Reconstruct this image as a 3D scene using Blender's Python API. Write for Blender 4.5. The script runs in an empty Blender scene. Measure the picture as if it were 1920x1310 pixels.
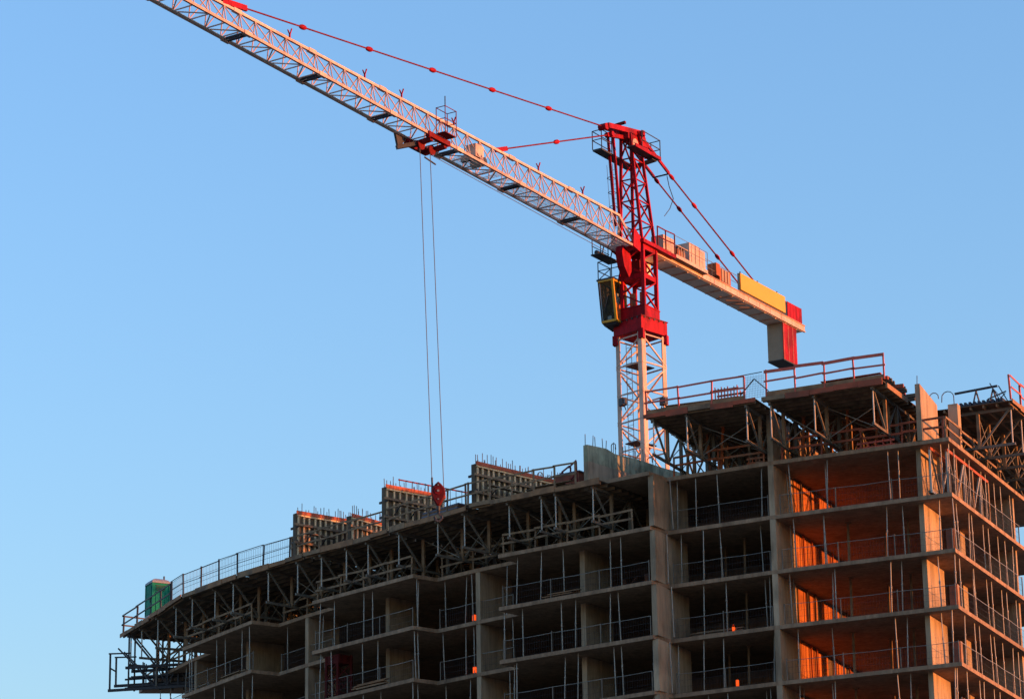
import bpy, math, random
from mathutils import Vector, Matrix
random.seed(7)
V = Vector
sc = bpy.context.scene
COL = sc.collection
R = math.radians

# ------------------------------------------------------------------ camera, sky, sun, exposure
# World frame = building frame: X along the front facade (to the right), Y into the building, Z up.
CAM = V((44.948, -149.681, 1.564))
right, fwd, up = V((.908538, .417802, 0)), V((-.398190, .865890, .302786)), V((.126505, -.275092, .953059))
ROLL = R(-0.933)
rx = right * math.cos(ROLL) + up * math.sin(ROLL)
ux = up * math.cos(ROLL) - right * math.sin(ROLL)
cd = bpy.data.cameras.new('camera'); cam = bpy.data.objects.new('camera', cd); COL.objects.link(cam)
cd.sensor_width = 36; cd.lens = 36 * 6050 / 1920; cd.clip_start = .5; cd.clip_end = 6000
cam.matrix_world = Matrix(((rx.x, ux.x, -fwd.x, CAM.x), (rx.y, ux.y, -fwd.y, CAM.y), (rx.z, ux.z, -fwd.z, CAM.z), (0, 0, 0, 1)))
sc.camera = cam

SUN_EL, SUN_AZ = R(1.2), R(6.5)          # azimuth measured from +X towards +Y
world = bpy.data.worlds.new('World'); sc.world = world; world.use_nodes = True
wn = world.node_tree
sky = wn.nodes.new('ShaderNodeTexSky'); sky.sky_type = 'NISHITA'; sky.sun_disc = False
sky.sun_elevation = SUN_EL; sky.sun_rotation = R(90) - SUN_AZ
sky.air_density = 1.2; sky.dust_density = .8; sky.ozone_density = 3.0
wn.links.new(sky.outputs[0], wn.nodes['Background'].inputs[0])
wn.nodes['Background'].inputs[1].default_value = .15
sd = bpy.data.lights.new('sun', 'SUN'); sun = bpy.data.objects.new('sun', sd); COL.objects.link(sun)
sd.energy = 2.0; sd.angle = R(.5); sd.color = (.41, .135, .039)
S = V((math.cos(SUN_EL) * math.cos(SUN_AZ), math.cos(SUN_EL) * math.sin(SUN_AZ), math.sin(SUN_EL)))
sun.rotation_euler = S.to_track_quat('Z', 'Y').to_euler(); sun.location = (80, 0, 90)
vs = sc.view_settings
vs.view_transform = 'Standard'; vs.look = 'None'; vs.gamma = 1; vs.use_curve_mapping = False
vs.exposure = 3.3

# ------------------------------------------------------------------ materials
def mat(name, col, rough=.8, metal=0, var=.25, scale=1.5, bump=0., streak=False, spec=.3, dirt=None, drips=0):
    m = bpy.data.materials.new(name); m.use_nodes = True
    nt = m.node_tree; b = nt.nodes['Principled BSDF']
    b.inputs['Roughness'].default_value = rough; b.inputs['Metallic'].default_value = metal
    b.inputs['Specular IOR Level'].default_value = spec
    N = nt.nodes.new; L = nt.links.new
    geo = N('ShaderNodeNewGeometry')
    mp = N('ShaderNodeMapping'); L(geo.outputs['Position'], mp.inputs[0])
    if streak: mp.inputs['Scale'].default_value = (1, 1, .16)
    n1 = N('ShaderNodeTexNoise'); n1.inputs['Scale'].default_value = scale; n1.inputs['Detail'].default_value = 7; n1.inputs['Roughness'].default_value = .65
    L(mp.outputs[0], n1.inputs['Vector'])
    r1 = N('ShaderNodeValToRGB')
    r1.color_ramp.elements[0].position = .28; r1.color_ramp.elements[1].position = .72
    lo = [c * (1 - var) for c in col]; hi = [min(1, c * (1 + var)) for c in col]
    r1.color_ramp.elements[0].color = (*lo, 1); r1.color_ramp.elements[1].color = (*hi, 1)
    L(n1.outputs['Fac'], r1.inputs[0]); out = r1.outputs[0]
    if dirt:
        n2 = N('ShaderNodeTexNoise'); n2.inputs['Scale'].default_value = scale * .45; n2.inputs['Detail'].default_value = 9
        L(geo.outputs['Position'], n2.inputs['Vector'])
        r2 = N('ShaderNodeValToRGB'); r2.color_ramp.elements[0].position = .5; r2.color_ramp.elements[1].position = .68
        L(n2.outputs['Fac'], r2.inputs[0])
        mx = N('ShaderNodeMix'); mx.data_type = 'RGBA'; L(r2.outputs[0], mx.inputs['Factor'])
        L(out, mx.inputs['A']); mx.inputs['B'].default_value = (*dirt, 1); out = mx.outputs['Result']
    if drips:                                   # run-off marks, pour edges, patches
        m4 = N('ShaderNodeMapping'); m4.inputs['Scale'].default_value = (2.6, 2.6, .35); L(geo.outputs['Position'], m4.inputs[0])
        n4 = N('ShaderNodeTexNoise'); n4.inputs['Scale'].default_value = 1.3; n4.inputs['Detail'].default_value = 8; n4.inputs['Roughness'].default_value = .75
        L(m4.outputs[0], n4.inputs['Vector'])
        r4 = N('ShaderNodeMapRange'); r4.inputs['From Min'].default_value = .42; r4.inputs['From Max'].default_value = .66; r4.inputs['To Min'].default_value = 1.12; r4.inputs['To Max'].default_value = 1 - drips
        L(n4.outputs['Fac'], r4.inputs['Value'])
        x4 = N('ShaderNodeVectorMath'); x4.operation = 'SCALE'; L(out, x4.inputs[0]); L(r4.outputs[0], x4.inputs['Scale']); out = x4.outputs[0]
    if drips:
        oi = N('ShaderNodeObjectInfo'); r5 = N('ShaderNodeMapRange'); r5.inputs['To Min'].default_value = .84; r5.inputs['To Max'].default_value = 1.14
        L(oi.outputs['Random'], r5.inputs['Value'])
        x5 = N('ShaderNodeVectorMath'); x5.operation = 'SCALE'; L(out, x5.inputs[0]); L(r5.outputs[0], x5.inputs['Scale']); out = x5.outputs[0]
    L(out, b.inputs['Base Color'])
    if bump:
        n3 = N('ShaderNodeTexNoise'); n3.inputs['Scale'].default_value = 9; n3.inputs['Detail'].default_value = 6
        L(geo.outputs['Position'], n3.inputs['Vector'])
        bp = N('ShaderNodeBump'); bp.inputs['Strength'].default_value = bump; bp.inputs['Distance'].default_value = .03
        L(n3.outputs['Fac'], bp.inputs['Height']); L(bp.outputs[0], b.inputs['Normal'])
    return m

M = {
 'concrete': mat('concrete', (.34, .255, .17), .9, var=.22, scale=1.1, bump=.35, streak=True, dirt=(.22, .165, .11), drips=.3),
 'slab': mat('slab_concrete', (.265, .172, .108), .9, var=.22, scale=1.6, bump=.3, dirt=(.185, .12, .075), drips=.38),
 'fresh': mat('stained_concrete', (.31, .30, .19), .9, var=.35, scale=1.7, bump=.6, dirt=(.09, .08, .035), drips=.5),
 'wood': mat('weathered_timber', (.24, .155, .09), .85, var=.35, scale=3, dirt=(.13, .085, .055)),
 'ply': mat('plywood', (.28, .15, .075), .8, var=.3, scale=2.2, dirt=(.16, .09, .05)),
 'redply': mat('red_film_plywood', (.34, .075, .035), .7, var=.3, scale=2, dirt=(.17, .055, .03)),
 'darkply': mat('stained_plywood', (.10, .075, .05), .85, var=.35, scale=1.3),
 'yellowwood': mat('yellow_timber', (.62, .45, .26), .8, var=.25, scale=3),
 'alu': mat('aluminium', (.36, .34, .30), .55, .35, var=.2, scale=3),
 'alud': mat('dull_aluminium', (.15, .13, .105), .65, .2, var=.3, scale=3),
 'steel': mat('galvanised_steel', (.26, .24, .21), .5, .5, var=.25, scale=4),
 'dark': mat('dark_steel', (.045, .045, .05), .6, .2, var=.3, scale=3),
 'rebar': mat('rusty_rebar', (.10, .065, .045), .9, 0, var=.4, scale=5),
 'red': mat('red_paint', (.33, .005, .014), .62, 0, var=.22, scale=1.6, spec=.12, dirt=(.17, .005, .010), drips=.45),
 'darkred': mat('faded_shaded_red_paint', (.15, .008, .009), .65, 0, var=.3, scale=2, spec=.12),  # darker red; also carries the shade on trolley and tie rods
 'cream': mat('cream_paint', (.56, .375, .285), .55, 0, var=.12, scale=1.4, spec=.35, dirt=(.44, .28, .205), drips=.25),
 'grate': mat('walkway_grating', (.74, .64, .54), .7, .1, var=.18, scale=2.5),
 'yellow': mat('yellow_signboard', (.70, .33, .03), .55, 0, var=.06, scale=1.2),
 'ochre': mat('ochre_cab_paint', (.55, .27, .02), .5, 0, var=.15, scale=2),
 'greenp': mat('green_plastic', (.004, .19, .125), .6, 0, var=.25, scale=1.5, spec=.1),
 'greyp': mat('grey_plastic', (.22, .23, .25), .5, 0, var=.15, scale=2),
 'form_panel': mat('orange_form_panel', (.34, .115, .028), .75, 0, var=.3, scale=2.4, streak=True, dirt=(.22, .07, .018), drips=.3),
 'railred': mat('glow_lit_red', (.52, .10, .065), .6, 0, var=.25, scale=3),  # red brightened so the upper rails carry a warm glow
 'hookred': mat('shaded_red_paint', (.085, .006, .008), .7, 0, var=.35, scale=4, spec=.15),  # red darkened to put shade into the hook block's colour
 'hoistred': mat('rusty_red_paint', (.07, .008, .007), .7, 0, var=.35, scale=3, spec=.1),
 'orange': mat('orange_plastic', (.9, .12, .005), .5, 0, var=.1, scale=2),
 'rust': mat('orange_machinery', (.32, .075, .02), .7, 0, var=.35, scale=2.5, dirt=(.22, .13, .08)),
 'tarp': mat('dark_tarpaulin', (.035, .038, .055), .6, 0, var=.3, scale=2),
 'blue': mat('bluish_sheet', (.14, .15, .20), .6, 0, var=.25, scale=2),
 'cwt': mat('counterweight_concrete', (.29, .235, .17), .9, 0, var=.15, scale=1.5),
 'rope': mat('steel_rope', (.10, .10, .10), .6, .3, var=.1),
 'pale': mat('pale_upholstery', (.55, .66, .66), .7, 0, var=.2, scale=3),
 'ground': mat('ground_earth', (.25, .20, .145), .95, 0, var=.4, scale=.12, bump=.4, dirt=(.13, .11, .085)),
}
def glass():
    m = bpy.data.materials.new('tinted_glass'); m.use_nodes = True
    b = m.node_tree.nodes['Principled BSDF']
    b.inputs['Base Color'].default_value = (.02, .03, .03, 1); b.inputs['Roughness'].default_value = .06
    b.inputs['Alpha'].default_value = .38; b.inputs['Specular IOR Level'].default_value = .25
    n = m.node_tree.nodes.new('ShaderNodeTexNoise'); n.inputs['Scale'].default_value = 4
    r = m.node_tree.nodes.new('ShaderNodeMapRange'); r.inputs['To Min'].default_value = .03; r.inputs['To Max'].default_value = .12
    m.node_tree.links.new(n.outputs['Fac'], r.inputs['Value']); m.node_tree.links.new(r.outputs[0], b.inputs['Roughness'])
    return m
M['glass'] = glass()
M['lamp'] = mat('emissive_orange', (.8, .12, .01), .4, var=.1)
_b = M['lamp'].node_tree.nodes['Principled BSDF']; _b.inputs['Emission Color'].default_value = (1, .085, .006, 1); _b.inputs['Emission Strength'].default_value = .11  # orange spots glow through emission in this material

# ------------------------------------------------------------------ helpers
WM = {}            # object -> world matrix, for parenting without depsgraph updates
_cache = {}
def unit(shape, m):
    k = (shape, m)
    if k in _cache: return _cache[k]
    if shape == 'box':
        vs_ = [(x, y, z) for z in (-.5, .5) for y in (-.5, .5) for x in (-.5, .5)]
        fs = [(0, 2, 3, 1), (4, 5, 7, 6), (0, 1, 5, 4), (2, 6, 7, 3), (0, 4, 6, 2), (1, 3, 7, 5)]
    elif shape == 'cyl':
        n = 8
        vs_ = [(math.cos(2 * math.pi * i / n), math.sin(2 * math.pi * i / n), z) for z in (-.5, .5) for i in range(n)]
        fs = [(i, (i + 1) % n, n + (i + 1) % n, n + i) for i in range(n)] + [tuple(range(n - 1, -1, -1)), tuple(range(n, 2 * n))]
    elif shape == 'spindle':               # coupling of a tie rod
        n = 10; prof = [(-.5, .25), (-.3, .8), (-.1, 1), (.1, 1), (.3, .8), (.5, .25)]
        vs_ = [(r * math.cos(2 * math.pi * i / n), r * math.sin(2 * math.pi * i / n), z) for z, r in prof for i in range(n)]
        fs = [(j * n + i, j * n + (i + 1) % n, (j + 1) * n + (i + 1) % n, (j + 1) * n + i) for j in range(5) for i in range(n)]
        fs += [tuple(range(n - 1, -1, -1)), tuple(range(5 * n, 6 * n))]
    me = bpy.data.meshes.new(f'{shape}_{m}'); me.from_pydata(vs_, [], fs); me.materials.append(M[m])
    if shape != 'box':
        for p in me.polygons[:-2]: p.use_smooth = True
    _cache[k] = me
    return me
def link(o, parent, W):
    COL.objects.link(o); WM[o] = W
    if parent is None: o.matrix_world = W
    else:
        o.parent = parent; o.matrix_parent_inverse = WM[parent].inverted(); o.matrix_basis = W
    return o
def tag(o, label, cat, group=None, kind=None):
    if label: o['label'] = label
    if cat: o['category'] = cat
    if group: o['group'] = group
    if kind: o['kind'] = kind
    return o
def thing(name, loc, label, cat, group=None):
    o = bpy.data.objects.new(name, None); o.empty_display_size = .5
    link(o, None, Matrix.Translation(V(loc))); return tag(o, label, cat, group)
def bar(name, parent, a, b, w, m, shape='box', h=None, upv=None):
    """member from a to b; w (and h) = full section size for boxes, radius for tubes"""
    a, b = V(a), V(b); d = b - a; L = d.length
    z = d / L
    ref = V(upv) if upv is not None else (V((0, 0, 1)) if abs(z.z) < .95 else V((1, 0, 0)))
    x = ref.cross(z).normalized(); y = z.cross(x)
    h = w if h is None else h
    W = Matrix(((x.x * w, y.x * h, z.x * L, 0), (x.y * w, y.y * h, z.y * L, 0), (x.z * w, y.z * h, z.z * L, 0), (0, 0, 0, 1)))
    W.translation = (a + b) / 2
    return link(bpy.data.objects.new(name, unit(shape, m)), parent, W)
def tube(name, parent, a, b, r, m): return bar(name, parent, a, b, r, m, 'cyl')
def box(name, parent, c, size, m, ax=(1, 0)):
    """box centred at c, size (along ax, across, z); ax = horizontal direction of the first side"""
    x = V((ax[0], ax[1], 0)).normalized(); y = V((-x.y, x.x, 0)); c = V(c)
    W = Matrix(((x.x * size[0], y.x * size[1], 0, c.x), (x.y * size[0], y.y * size[1], 0, c.y), (0, 0, size[2], c.z), (0, 0, 0, 1)))
    return link(bpy.data.objects.new(name, unit('box', m)), parent, W)
def mesh(name, parent, verts, faces, m, smooth=False, origin=None):
    o0 = V(origin) if origin is not None else sum((V(v) for v in verts), V()) / len(verts)
    me = bpy.data.meshes.new(name); me.from_pydata([tuple(V(v) - o0) for v in verts], [], faces); me.materials.append(M[m])
    if smooth:
        for p in me.polygons: p.use_smooth = True
    return link(bpy.data.objects.new(name, me), parent, Matrix.Translation(o0))
def prism(name, parent, poly, z0, z1, m):
    n = len(poly)
    a = sum(poly[i][0] * poly[(i + 1) % n][1] - poly[(i + 1) % n][0] * poly[i][1] for i in range(n))
    if a < 0: poly = poly[::-1]
    vs_ = [(p[0], p[1], z) for z in (z0, z1) for p in poly]
    fs = [tuple(range(n - 1, -1, -1)), tuple(range(n, 2 * n))] + [(i, (i + 1) % n, n + (i + 1) % n, n + i) for i in range(n)]
    return mesh(name, parent, vs_, fs, m)
class MB:                                  # many tiny bars joined to one mesh
    def __init__(s): s.v = []; s.f = []
    def bar(s, a, b, w):
        a, b = V(a), V(b); z = (b - a).normalized()
        ref = V((0, 0, 1)) if abs(z.z) < .95 else V((1, 0, 0))
        x = ref.cross(z).normalized() * w / 2; y = z.cross(x)
        i = len(s.v)
        for p in (a, b): s.v += [p + x + y, p - x + y, p - x - y, p + x - y]
        for k in range(4): s.f.append((i + k, i + (k + 1) % 4, i + 4 + (k + 1) % 4, i + 4 + k))
        s.f += [(i + 3, i + 2, i + 1, i), (i + 4, i + 5, i + 6, i + 7)]
    def build(s, name, parent, m): return mesh(name, parent, s.v, s.f, m)
def curve(name, parent, pts, r, m, n=6):
    """thin tube through points"""
    b = MB(); 
    for p, q in zip(pts, pts[1:]): b.bar(p, q, 2 * r)
    return b.build(name, parent, m)
def lerp(a, b, t): return V(a) * (1 - t) + V(b) * t
ORD = ['first', 'second', 'third', 'fourth', 'fifth', 'sixth', 'seventh', 'eighth', 'ninth', 'tenth', 'eleventh', 'twelfth',
       'thirteenth', 'fourteenth', 'fifteenth', 'sixteenth', 'seventeenth', 'eighteenth', 'nineteenth', 'twentieth']
ORD += ['twenty-' + o for o in ORD[:9]] + ['thirtieth'] + ['thirty-' + o for o in ORD[:9]] + ['fortieth'] + ['forty-' + o for o in ORD[:9]]

# ------------------------------------------------------------------ ground
ro = []
for r_ in (0, 400, 3000):
    ro.append(r_)
gv = [(0, 0, 0)]; gf = []
for r_ in (300, 1200, 4000):
    for i in range(48): gv.append((r_ * math.cos(i * math.pi / 24), r_ * math.sin(i * math.pi / 24), 0))
for i in range(48): gf.append((0, 1 + i, 1 + (i + 1) % 48))
for k in (0, 1):
    for i in range(48):
        a, b = 1 + k * 48 + i, 1 + k * 48 + (i + 1) % 48
        gf.append((a, a + 48, b + 48, b))
g = mesh('ground', None, gv, gf, 'ground', origin=(0, 0, 0)); tag(g, 'bare dark earth of the building site', None, kind='structure')

# ------------------------------------------------------------------ the concrete building
H, T = 2.85, .2
def zb(k): return 45.6 - H * k                 # underside of slab k (0 = newest slab); its top is zb(k)+T
# front outline, right to left: main line with projecting balconies
MAIN = [(0, 0), (-9.6, .03), (-15.4, .45), (-24.8, 2.3), (-27.6, 3.05), (-30.4, 3.95), (-38.3, 7.1), (-40.85, 8.25), (-43.3, 9.55), (-50.4, 14.0), (-52.6, 15.4), (-57.9, 19.5), (-60.1, 21.8)]
FRONT = [(0, 0), (-9.6, .03), (-15.4, .45), (-15.8, -.98), (-25.25, .78), (-24.8, 2.3), (-27.6, 3.05), (-30.4, 3.95), (-31.15, 2.5), (-38.95, 5.5),
         (-38.3, 7.1), (-40.85, 8.25), (-43.3, 9.55), (-44.25, 8.05), (-51.4, 12.4), (-50.4, 14.0), (-52.6, 15.4), (-57.9, 19.5), (-60.1, 21.8)]
def main_at(u):
    for a, b in zip(MAIN, MAIN[1:]):
        if b[0] <= u <= a[0]:
            t = (u - a[0]) / (b[0] - a[0]); return a[1] + (b[1] - a[1]) * t
    return MAIN[-1][1]
def norm_at(u):                                 # inward normal of the curved front
    k = [(0, 0), (-10, 0), (-16, 6), (-24, 13), (-30, 18), (-38, 23), (-44, 28), (-50, 32), (-58, 42)]
    for a, b in zip(k, k[1:]):
        if b[0] <= u <= a[0]:
            t = (u - a[0]) / (b[0] - a[0]); an = a[1] + (b[1] - a[1]) * t; break
    else: an = 0 if u > -9 else 42
    return V((math.sin(R(an)), math.cos(R(an)), 0))
def inward(u, d, v=None):
    n = norm_at(u); p = V((u, main_at(u) if v is None else v, 0)) + n * d
    return p
back = [tuple(inward(u, 17)[:2]) for u in (-52, -44, -36, -28, -20)] + [(-9.6, 18), (0, 18)]
OUT = FRONT + [(-58.5, 22.7), (-52, 27.2)] + back[1:]
bld = thing('concrete_frame_building', (-25, 10, 0), 'unfinished curved concrete frame of stacked floor slabs below the red crane', 'building')
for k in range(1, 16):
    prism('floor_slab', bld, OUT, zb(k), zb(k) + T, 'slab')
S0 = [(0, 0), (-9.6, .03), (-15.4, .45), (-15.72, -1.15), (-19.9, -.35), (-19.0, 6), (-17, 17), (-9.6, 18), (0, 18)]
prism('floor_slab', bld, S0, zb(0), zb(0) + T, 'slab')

def wall(u, v, length, thick, k, top=None, name='wall', d0=0., m='concrete', zlo=None):
    """cross wall of one storey, below slab k; its right face starts at (u, v) and runs inward"""
    n = norm_at(u); t = V((n.y, -n.x, 0))
    a = V((u, v, 0)) + n * d0 - t * (thick / 2); b = a + n * length
    z0 = zb(k + 1) + T if zlo is None else zlo; z1 = zb(k) if top is None else top
    c = (a + b) / 2; c.z = (z0 + z1) / 2
    return box(name, bld, c, (length, thick, z1 - z0), m, (n.x, n.y))
CROSS = [  # right-face u, front v, length
 (-9.35, .04, 14.), (-15.6, -.85, 3.6), (-20.5, 1.3, 2.6), (-27.4, 3.03, 2.6), (-34.35, 5.95, 2.2), (-40.65, 8.2, 2.2),
 (-46.6, 11.9, 2.4), (-52.0, 15.1, 3.0)]
for k in range(1, 16):
    for i, (u, v, L) in enumerate(CROSS):
        wall(u, v, L, .3, k)
    # corner pier, second pier and the back walls that close the rooms
    for (v0, v1, u0) in ((.65, 3.45, -1.95), (6.8, 7.6, -2.0)):
        box('pier', bld, (u0 + .13, (v0 + v1) / 2, (zb(k + 1) + T + zb(k)) / 2), (.26, v1 - v0, H - T), 'concrete')
    box('cross_wall', bld, (-2.9, 12.4, (zb(k + 1) + T + zb(k)) / 2), (5.0, .25, H - T), 'concrete')
    us = [-9.7, -16, -22, -28, -34, -40, -46, -51, -55.5]
    for a, b in zip(us, us[1:]):
        p, q = inward(a, 8.5), inward(b, 8.5); d = (q - p)
        c = (p + q) / 2; c.z = (zb(k + 1) + T + zb(k)) / 2
        box('corridor_wall', bld, c, (d.length + .12, .2, H - T), 'concrete', (d.x, d.y))
# form boards left on the deep cross wall of the corner bay: uneven boards, dark sheet behind paints shade into the gaps
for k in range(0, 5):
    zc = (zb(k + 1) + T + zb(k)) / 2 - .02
    box('gap_shade_sheet', bld, (-9.343, 7.45, zc), (.012, 9.4, H - T - .06), 'darkply')
    v_ = 2.8
    while v_ < 12.0:
        w_ = random.choice((.2, .3, .45, .6, .8)) * random.uniform(.85, 1.1)
        if random.random() > (.12 if k < 2 else .22):
            box('form_board', bld, (-9.315, v_ + w_ / 2, zc + random.uniform(-.04, .03)), (.04, w_ - random.uniform(.03, .12), H - T - random.uniform(.06, .3)), 'form_panel')
        v_ += w_
    for v_ in (3.6 + .2 * k, 5.1, 8.3 - .15 * k, 10.2):
        bar('form_stud', bld, (-9.2, v_, zb(k + 1) + T), (-9.2, v_ + random.uniform(-.1, .1), zb(k) - .03), .07, 'rust' if k % 2 else 'darkply')
# storey below slab 0 (only the right part is roofed)
k = 0
for (u, v, L) in ((-9.35, .04, 14.), (-15.55, -1.0, 3.8)): wall(u, v, L, .3, 0)
box('pier', bld, (-1.82, 2.05, (zb(1) + T + zb(0)) / 2), (.26, 2.8, H - T), 'concrete')
box('pier', bld, (-1.87, 7.2, (zb(1) + T + zb(0)) / 2), (.26, .8, H - T), 'concrete')
box('cross_wall', bld, (-2.9, 12.4, (zb(1) + T + zb(0)) / 2), (5.0, .25, H - T), 'concrete')
for a, b in zip(us, us[1:-1]):
    p, q = inward(a, 8.5), inward(b, 8.5); d = q - p; c = (p + q) / 2; c.z = (zb(1) + T + zb(0) - .35) / 2
    box('corridor_wall', bld, c, (d.length + .12, .2, H - T - .35), 'concrete', (d.x, d.y))
# walls already standing on slab 0
wall(-9.35, .1, 2.7, .3, -1, zlo=zb(0) + T)                                            # column K under the new deck
box('wall', bld, (-9.5, 6.6, (zb(0) + T + 48.1) / 2), (.3, 5.2, 48.1 - zb(0) - T), 'concrete')
# tall sunlit pier on the corner with a sloping top
mesh('pier', bld, [(-1.6, -.05, 45.8), (-1.34, -.05, 45.8), (-1.34, 2.75, 45.8), (-1.6, 2.75, 45.8),
                   (-1.6, -.05, 48.75), (-1.34, -.05, 48.75), (-1.34, 2.75, 48.35), (-1.6, 2.75, 48.35)],
     [(3, 2, 1, 0), (4, 5, 6, 7), (0, 1, 5, 4), (1, 2, 6, 5), (2, 3, 7, 6), (3, 0, 4, 7)], 'concrete')
box('column', bld, (-.62, 3.3, 47.1), (.5, .5, 2.6), 'concrete')
# stub wall with a ragged, darker top, left of the mast
n = norm_at(-19.5)
def PW(s_, z, off=0):
    p = V((-19.62, -.55, 0)) + V((.28, .96, 0)).normalized() * s_ + V((.96, -.28, 0)).normalized() * off; p.z = z; return p
zs = [(0, 47.85), (1.6, 47.95), (2.3, 47.80), (4, 47.9), (6.2, 47.85), (8.5, 47.9)]
vv_ = []; ff_ = []
for s_, z in zs:
    vv_ += [PW(s_, 46.95 - .02 * s_), PW(s_, 46.95 - .02 * s_, .26), PW(s_, z), PW(s_, z, .26)]
for i in range(len(zs) - 1):
    a = 4 * i
    ff_ += [(a, a + 2, a + 6, a + 4), (a + 1, a + 5, a + 7, a + 3), (a + 2, a + 3, a + 7, a + 6), (a, a + 4, a + 5, a + 1)]
ff_ += [(0, 1, 3, 2), (20, 22, 23, 21)]
mesh('stub_wall_top', bld, vv_, ff_, 'fresh')['label'] = 'ragged mottled upper part of the stub wall'
lo = [PW(0, 45.62), PW(8.5, 45.62), PW(8.5, 45.62, .3), PW(0, 45.62, .3)]; hi = [V((p.x, p.y, 46.95)) for p in lo]
lo = [V((p.x, p.y, 45.4)) for p in lo]
mesh('stub_wall', bld, lo + hi, [(0, 1, 2, 3), (7, 6, 5, 4), (0, 4, 5, 1), (1, 5, 6, 2), (2, 6, 7, 3), (3, 7, 4, 0)], 'concrete')
# starter bars
def starters(parent, pts, hmin=.4, hmax=.8, lean=.04):
    for p in pts:
        h = random.uniform(hmin, hmax); p = V(p)
        bar('rebar', parent, p, p + V((random.uniform(-lean, lean), random.uniform(-lean, lean), h)), .03, 'rebar')
starters(bld, [PW(.1 + .42 * i, 47.75, .05 + .16 * (i % 2)) for i in range(15)], .5, .95)
def hook(parent, p, h, w, dirx=(1, 0)):
    p = V(p); d = V((dirx[0], dirx[1], 0)).normalized()
    pts = [p, p + V((0, 0, h))] + [p + V((0, 0, h)) + d * (w / 2 - w / 2 * math.cos(t)) + V((0, 0, w / 2 * math.sin(t))) for t in (.5, 1.05, 1.57, 2.1, 2.7)] + [p + d * w + V((0, 0, h * .6))]
    curve('rebar_hook', parent, pts, .018, 'rebar')
hook(bld, PW(2.2, 47.7, .1), .55, .25); hook(bld, PW(5.2, 47.7, .1), .35, .3)
starters(bld, [(-1.47, .1 + .3 * i, 48.65 - .043 * i) for i in range(9)], .1, .22)
starters(bld, [(-1.5, .02, 48.6)], .6, .6)
hook(bld, (-1.45, 1.9, 48.3), .25, .45, (1, .2)); hook(bld, (-.6, 3.3, 48.3), .55, .65, (-1, 0))

# ------------------------------------------------------------------ flying form tables
def inside(p, poly):
    c = False
    for a, b in zip(poly, poly[1:] + poly[:1]):
        if (a[1] > p.y) != (b[1] > p.y) and p.x < (b[0] - a[0]) * (p.y - a[1]) / (b[1] - a[1]) + a[0]: c = not c
    return c
def uvz(p, z): return V((p[0], p[1], z))
def table(label, p0, p1, zdeck, zfloor, depth, posts, legd=1.75, group='flying form tables carrying the formwork decks', edge='ply', floor=None):
    floor = floor or OUT
    """p0 (left) and p1 (right): outer edge of the deck; posts: fractions along the edge where trusses stand"""
    p0, p1 = V((*p0, 0)), V((*p1, 0)); e = (p1 - p0); L = e.length; e = e / L
    n = V((-e.y, e.x, 0))
    root = thing('flying_form_table', uvz((p0 + p1) / 2 + n * depth / 2, zfloor), label, 'formwork', group)
    c = (p0 + p1) / 2 + n * depth / 2
    box('plywood_deck', root, uvz(c, zdeck - .02), (L, depth, .04), 'darkply', e)
    nb = int(L // 1.5) + 1
    for i in range(nb):                                        # edge boards, lapped unevenly
        a = p0 + e * (L * i / nb); b = p0 + e * (L * (i + 1) / nb + random.uniform(-.03, .02)); o = -n * random.uniform(.02, .06)
        dz = random.uniform(-.05, .05)
        bar('edge_board', root, uvz(a + o, zdeck - .05 + dz), uvz(b + o, zdeck - .05 + dz + random.uniform(-.03, .03)), .05, random.choice((edge, edge, 'wood')), h=random.uniform(.2, .34))
    nj = int(depth / .62)
    for i in range(nj):
        q = .15 + i * (depth - .3) / (nj - 1)
        bar('joist', root, uvz(p0 + n * q + e * random.uniform(0, .12), zdeck - .12), uvz(p1 + n * q - e * random.uniform(0, .12), zdeck - .12), .09, 'wood', h=.16)
    zt, zbm = zdeck - .27, zfloor + .55
    tops = []
    for i, f in enumerate(posts):
        o = p0 + e * (L * f)
        q0 = .25 + random.uniform(-.05, .1)
        bar('top_chord', root, uvz(o + n * .1, zt), uvz(o + n * (depth - .1), zt), .12, 'alud', h=.15)
        bar('bottom_chord', root, uvz(o + n * (q0 - .15), zbm), uvz(o + n * (depth - .3), zbm), .11, 'alud', h=.13)
        tube('outer_post', root, uvz(o + n * q0, zbm - .05), uvz(o + n * q0, zt), .042, 'alu')
        bar('diagonal', root, uvz(o + n * (q0 + .1), zt - .05), uvz(o + n * (q0 + legd - .1), zbm + .08), .09, 'alud')
        d = q0 + legd; up_ = True
        while d < depth - .3:
            on = inside(o + n * d, floor)
            bar('leg', root, uvz(o + n * d, zfloor + .06 if on else zbm - .06), uvz(o + n * d, zt), .155, 'wood' if up_ else 'alud')
            if on: box('foot_plate', root, uvz(o + n * d, zfloor + .03), (.3, .3, .05), 'steel', e)
            if d + legd < depth - .3:
                a, b = (zbm, zt) if up_ else (zt, zbm)
                bar('diagonal', root, uvz(o + n * (d + .08), a), uvz(o + n * (d + legd - .08), b), .08, 'alud')
            d += legd; up_ = not up_
        tops.append((o, q0))
    for (a, qa), (b, qb) in zip(tops, tops[1:]):
        for q in (qa + legd, qa + 2 * legd):
            if (b - a).length < 1.0 or q > depth: continue
            tube('cross_brace', root, uvz(a + n * q, zt - .1), uvz(b + n * q, zbm + .1), .026, 'steel')
            tube('cross_brace', root, uvz(a + n * (q + .06), zbm + .1), uvz(b + n * (q + .06), zt - .1), .026, 'steel')
    return root, e, n

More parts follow.
